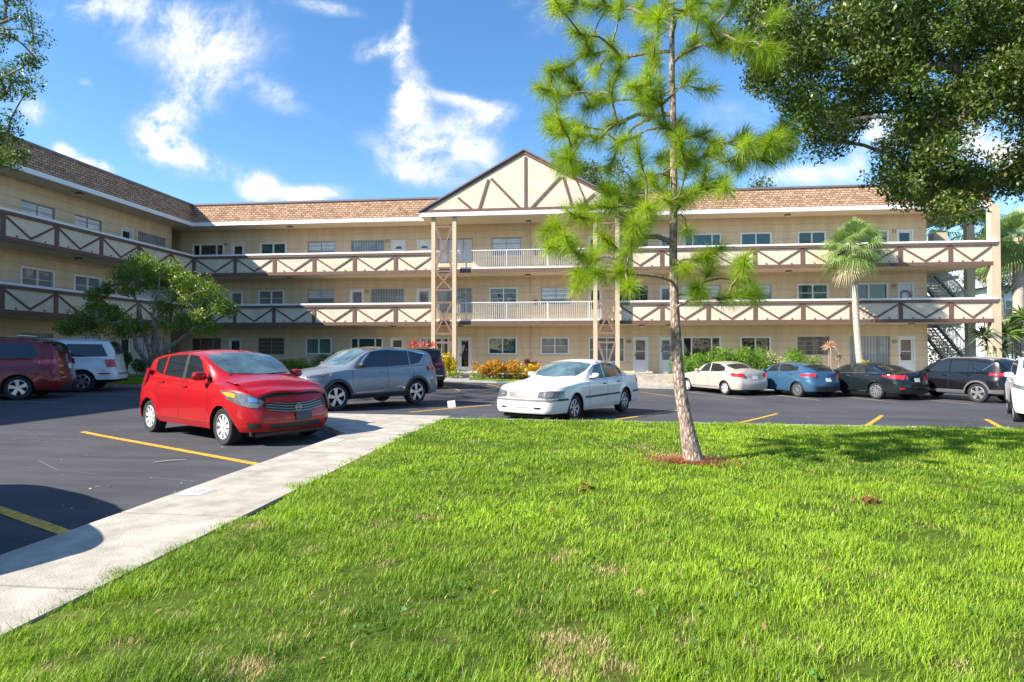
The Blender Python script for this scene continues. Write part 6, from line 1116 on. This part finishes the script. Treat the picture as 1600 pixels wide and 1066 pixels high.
t = on_y(1334, 385, 31.4); bz = gz(t.x + .6, 31.4); palm((on_y(1347, 560, 31.4).x, 31.4, bz), t, 1.75, 34, 'fan palm with pale slender trunk in front of the long wing', PALML, .155)
t = on_y(1592, 372, 36); palm((t.x + .1, 36, -.3), t, 2.1, 40, 'tall fan palm with shaggy rusty trunk top right of the block', PALML, .27, boots=26); t = on_y(1556, 395, 42); palm((t.x, 42, -.3), t, 2.0, 26, 'fan palm partly behind the corner pillar', PALML, .2, boots=12); t = on_y(1512, 360, 50); palm((t.x, 50, 0), t, 3.2, 30, 'dark palm seen between the top corner pillars', PALMD, .2)
# strap leaved plants
def rosette(b_, c, R, n, up=.5): 
    V, F = b_
    for k in range(n):
        az, el = rng.uniform(0, 2 * PI), rng.uniform(-.5, 1.4); d = np.array([math.cos(az) * math.cos(el), math.sin(az) * math.cos(el), math.sin(el)]); q = norm(np.cross(d, rng.normal(size=3))) * R * .045; L_ = R * rng.uniform(.7, 1.1); n0 = len(V); V += [c - q * .6, c + q * .6, c + d * L_ * .5 + q, c + d * L_ + [0, 0, -.2 * L_], c + d * L_ * .5 - q]; F += [(n0, n0 + 1, n0 + 2), (n0, n0 + 2, n0 + 4), (n0 + 4, n0 + 2, n0 + 3)]
def strap_plant(px, Y, ztop, heads, R, m, label, name='strap_leaf_plant', cat='plant', spread=.4, n=60, zb=None, grp=None):
    x = on_y(px, 548, Y).x; z0 = gz(x, Y) if zb is None else zb; root = empty(name, (x, Y, z0)); tag(root, label, cat, grp); B = ([], []); st = MB()
    for i in range(heads): c = np.array([random.gauss(0, spread), random.gauss(0, spread), (ztop - z0) * random.uniform(.62, 1)]); st.tube([(c[0] * .3, c[1] * .3, 0), (c[0] * .8, c[1], c[2] * .5), tuple(c)], [.04, .035, .03], 6); rosette(B, c, R, n)
    st.build('stems', mat('cane_stem', (.30, .25, .19), .9), root, smooth=True); V = np.array(B[0]); np_mesh('leaves', V, np.array(B[1]), m, root, np.repeat(rng.uniform(0, .9, len(V) // 5), 5))
strap_plant(1556, 33.2, 2.6, 4, .95, leaf_mat('yucca_leaf', (.03, .06, .03), (.16, .22, .10), .4, .2), 'dark spiky yucca right of the corner pillar', 'yucca', 'yucca', .35); strap_plant(1590, 33.6, 3.9, 6, 1.0, leaf_mat('dracaena_leaf', (.06, .12, .02), (.30, .38, .10), .4, .3), 'light green cane plant below the tall palm', 'cane_plant', 'plant', .7)
CRED = leaf_mat('red_ti_leaf', (.30, .03, .04), (.75, .22, .20), .45, .3); strap_plant(655, 31.9, 1.95, 5, .42, CRED, 'pink red ti plant behind the dark suv', 'ti_plant', 'plant', .3, 40); strap_plant(643, 31.7, 1.6, 3, .36, CRED, 'low red ti plant left of the taller one', 'ti_plant', 'plant', .2, 36)
strap_plant(1296, 31.9, 1.75, 3, .42, leaf_mat('dried_leaf', (.42, .22, .13), (.75, .55, .40), .8, .2), 'dried tan plant on thin stems between the blue hatchback and black sedan', 'dried_plant', 'plant', .28, 40)
strap_plant(830, 31.9, 1.2, 3, .42, leaf_mat('burgundy_leaf', (.06, .015, .02), (.22, .05, .06), .5, .2), 'dark burgundy plant between the two ground floor windows', 'burgundy_plant', 'plant', .15, 50)
# shrubs and hedges
def shrub(px, Y, w, h, m, label, n=1500, leaf=.10, grp=None, cat='shrub', X=None, d=None, name='shrub', base=.12):
    x = on_y(px, 548, Y).x if X is None else X; z0 = gz(x, Y) + base; root = empty(name, (x, Y, z0)); tag(root, label, cat, grp); d = d or w; P = []
    for _ in range(max(7, int(w * 9))): c = np.array([random.uniform(-.5, .5) * w, random.uniform(-.5, .5) * d, h * random.uniform(.35, .82)]); P.append(c)
    q = norm(rng.normal(size=(n, 3))) * (rng.uniform(.25, 1, (n, 1)) ** .5) * [.27 * min(w, 1.2), .27 * min(d, 1.2), h * .28]; V = np.array(P)[rng.integers(0, len(P), n)] + q; V[:, 2] = np.clip(V[:, 2], .03, None); st = MB()
    for c in P[:7]: st.tube([(c[0] * .4, c[1] * .4, -.05), (c[0] * .8, c[1] * .8, c[2] * .6), tuple(c)], [.02, .014, .008], 5)
    st.build('stems', mat('shrub_stem', (.16, .12, .08), .9), root); leaf_mesh('foliage', V, leaf, m, root, .5); return root
HG = leaf_mat('hedge_leaf', (.045, .13, .012), (.26, .42, .05), .4, .35); HD_ = leaf_mat('dark_hedge_leaf', (.02, .05, .01), (.12, .19, .04), .4, .3); VAR = leaf_mat('variegated_leaf', (.16, .22, .06), (.62, .62, .34), .5, .3); CRO = leaf_mat('croton_leaf', (.07, .13, .015), (.78, .36, .03), .4, .3, (.75, .16, .03)); YCR = leaf_mat('yellow_croton_leaf', (.20, .26, .02), (.92, .60, .03), .4, .3)
for i, (px, w, m) in enumerate(((1082, 1.5, HG), (1117, 1.4, HG), (1150, 1.6, HG), (1182, 1.6, HG), (1214, 1.1, VAR), (1250, 1.6, HG))): shrub(px, 31.4, w * 1.15, 1.85 + .12 * (i % 2), m, ['leafy shrub between the pine trunk and the champagne sedan roof', 'leafy shrub second along the row behind the champagne sedan', 'leafy shrub third along the row, above the champagne sedan boot', 'leafy shrub fourth along the row, left of the cream speckled one', 'cream speckled variegated shrub in the bright green row', 'rounded bright green shrub behind the blue hatchback'][i], 3600, .10, 'shrubs behind the parked cars')
shrub(1357, 31.0, .6, 1.35, YCR, 'upright yellow shrub beside the palm trunk', 500, .12); shrub(1378, 31.6, .5, 1.05, HD_, 'low dark shrub between two yellow shrubs', 300, .1); shrub(1394, 31.0, 1.0, .95, YCR, 'low yellow shrub left of the ground floor end door', 600, .12)
for i, px in enumerate((752, 768, 786, 804, 822, 842, 862)): shrub(px, 31.55, .95, [.95, 1.12, .9, 1.1, .98, .9, .85][i], CRO if i not in (4,) else YCR, ['orange green croton at the left end of the bed by the gable door', 'tallest orange croton under the left ground floor window', 'third croton from the gable door', 'bushy orange croton in the middle of the bed', 'yellow croton below the burgundy plant', 'second croton from the right end of the bed', 'right end croton beside the white sedan roof'][i], 520, .14, 'crotons in the bed under the gable')
shrub(702, 31.2, .8, 1.45, YCR, 'bright yellow croton between the gable pillars', 700, .15); shrub(708, 30.85, 1.0, .5, HG, 'low green shrub in front of the yellow croton', 500, .08); shrub(745, 30.95, .7, .4, HG, 'low green shrub by the path end', 300, .08)
shrub(478, 31.2, 2.2, .85, leaf_mat('lime_leaf', (.12, .22, .02), (.48, .56, .08), .4, .35), 'lime green low hedge between the red hatchback and grey crossover', 2600, .09, d=1.0); shrub(503, 31.9, 1.3, 1.15, HD_, 'dark rounded shrub under the third ground floor window', 900, .1); shrub(440, 31.4, 2, .8, HD_, 'low dark hedge behind the red hatchback roof', 1500, .09, d=1.0); shrub(404, 31.4, 2, .85, HG, 'low green hedge behind the red hatchback', 1500, .09, d=1.)
q = on_x(214, 575, -21.6); shrub(0, q.y, 1.1, 1.3, HD_, 'dark hedge along the left wing behind the multi stemmed tree', 5200, .09, X=-21.7, d=4.4, name='hedge', cat='hedge')
shrub(1582, 33.0, 3.2, 1.5, HG, 'bright green hedge at the far right behind the white sedan', 3200, .12, d=1.4, name='hedge', cat='hedge'); shrub(1478, 39.5, 1.8, 2.2, HG, 'green bush seen under the outside stairs', 1200, .16)
# white house beyond
WH = mat('white_siding', (.80, .81, .82), .7, noise=.05); c0 = on_y(1552, 500, 56); hs = empty('white_house', (c0.x, 56, 0)); tag(hs, 'two storey white house with pale grey roof beyond the tall palm', 'house')
b = MB(); b.box(0, 18, 0, 10, -1, 7.1); b.build('wall', WH, hs); b = MB(); b.quad((-.6, -.6, 7.1), (18.6, -.6, 7.1), (18.6, 5, 9.3), (-.6, 5, 9.3)); b.quad((-.6, 10.6, 7.1), (18.6, 10.6, 7.1), (18.6, 5, 9.3), (-.6, 5, 9.3)); b.box(-.6, 18.6, -.62, -.55, 6.85, 7.1); b.v += [(-.6, -.6, 7.1), (-.6, 10.6, 7.1), (-.6, 5, 9.3)]; b.f.append((len(b.v) - 3, len(b.v) - 2, len(b.v) - 1)); b.m.append(0); b.build('roof', mat('pale_roof', (.42, .46, .50), .8), hs)
for x in (.9, 3.4, 6.5, 10): 
    for z in (1.1, 4.4): b = MB(); b.box(x, x + 1.3, -.06, -.003, z, z + 1.6); o = b.build('window', FRW, hs); b = MB(); b.box(x + .1, x + 1.2, -.075, -.061, z + .1, z + .77); b.box(x + .1, x + 1.2, -.075, -.061, z + .85, z + 1.5); b.build('pane', GL['teal'], o)
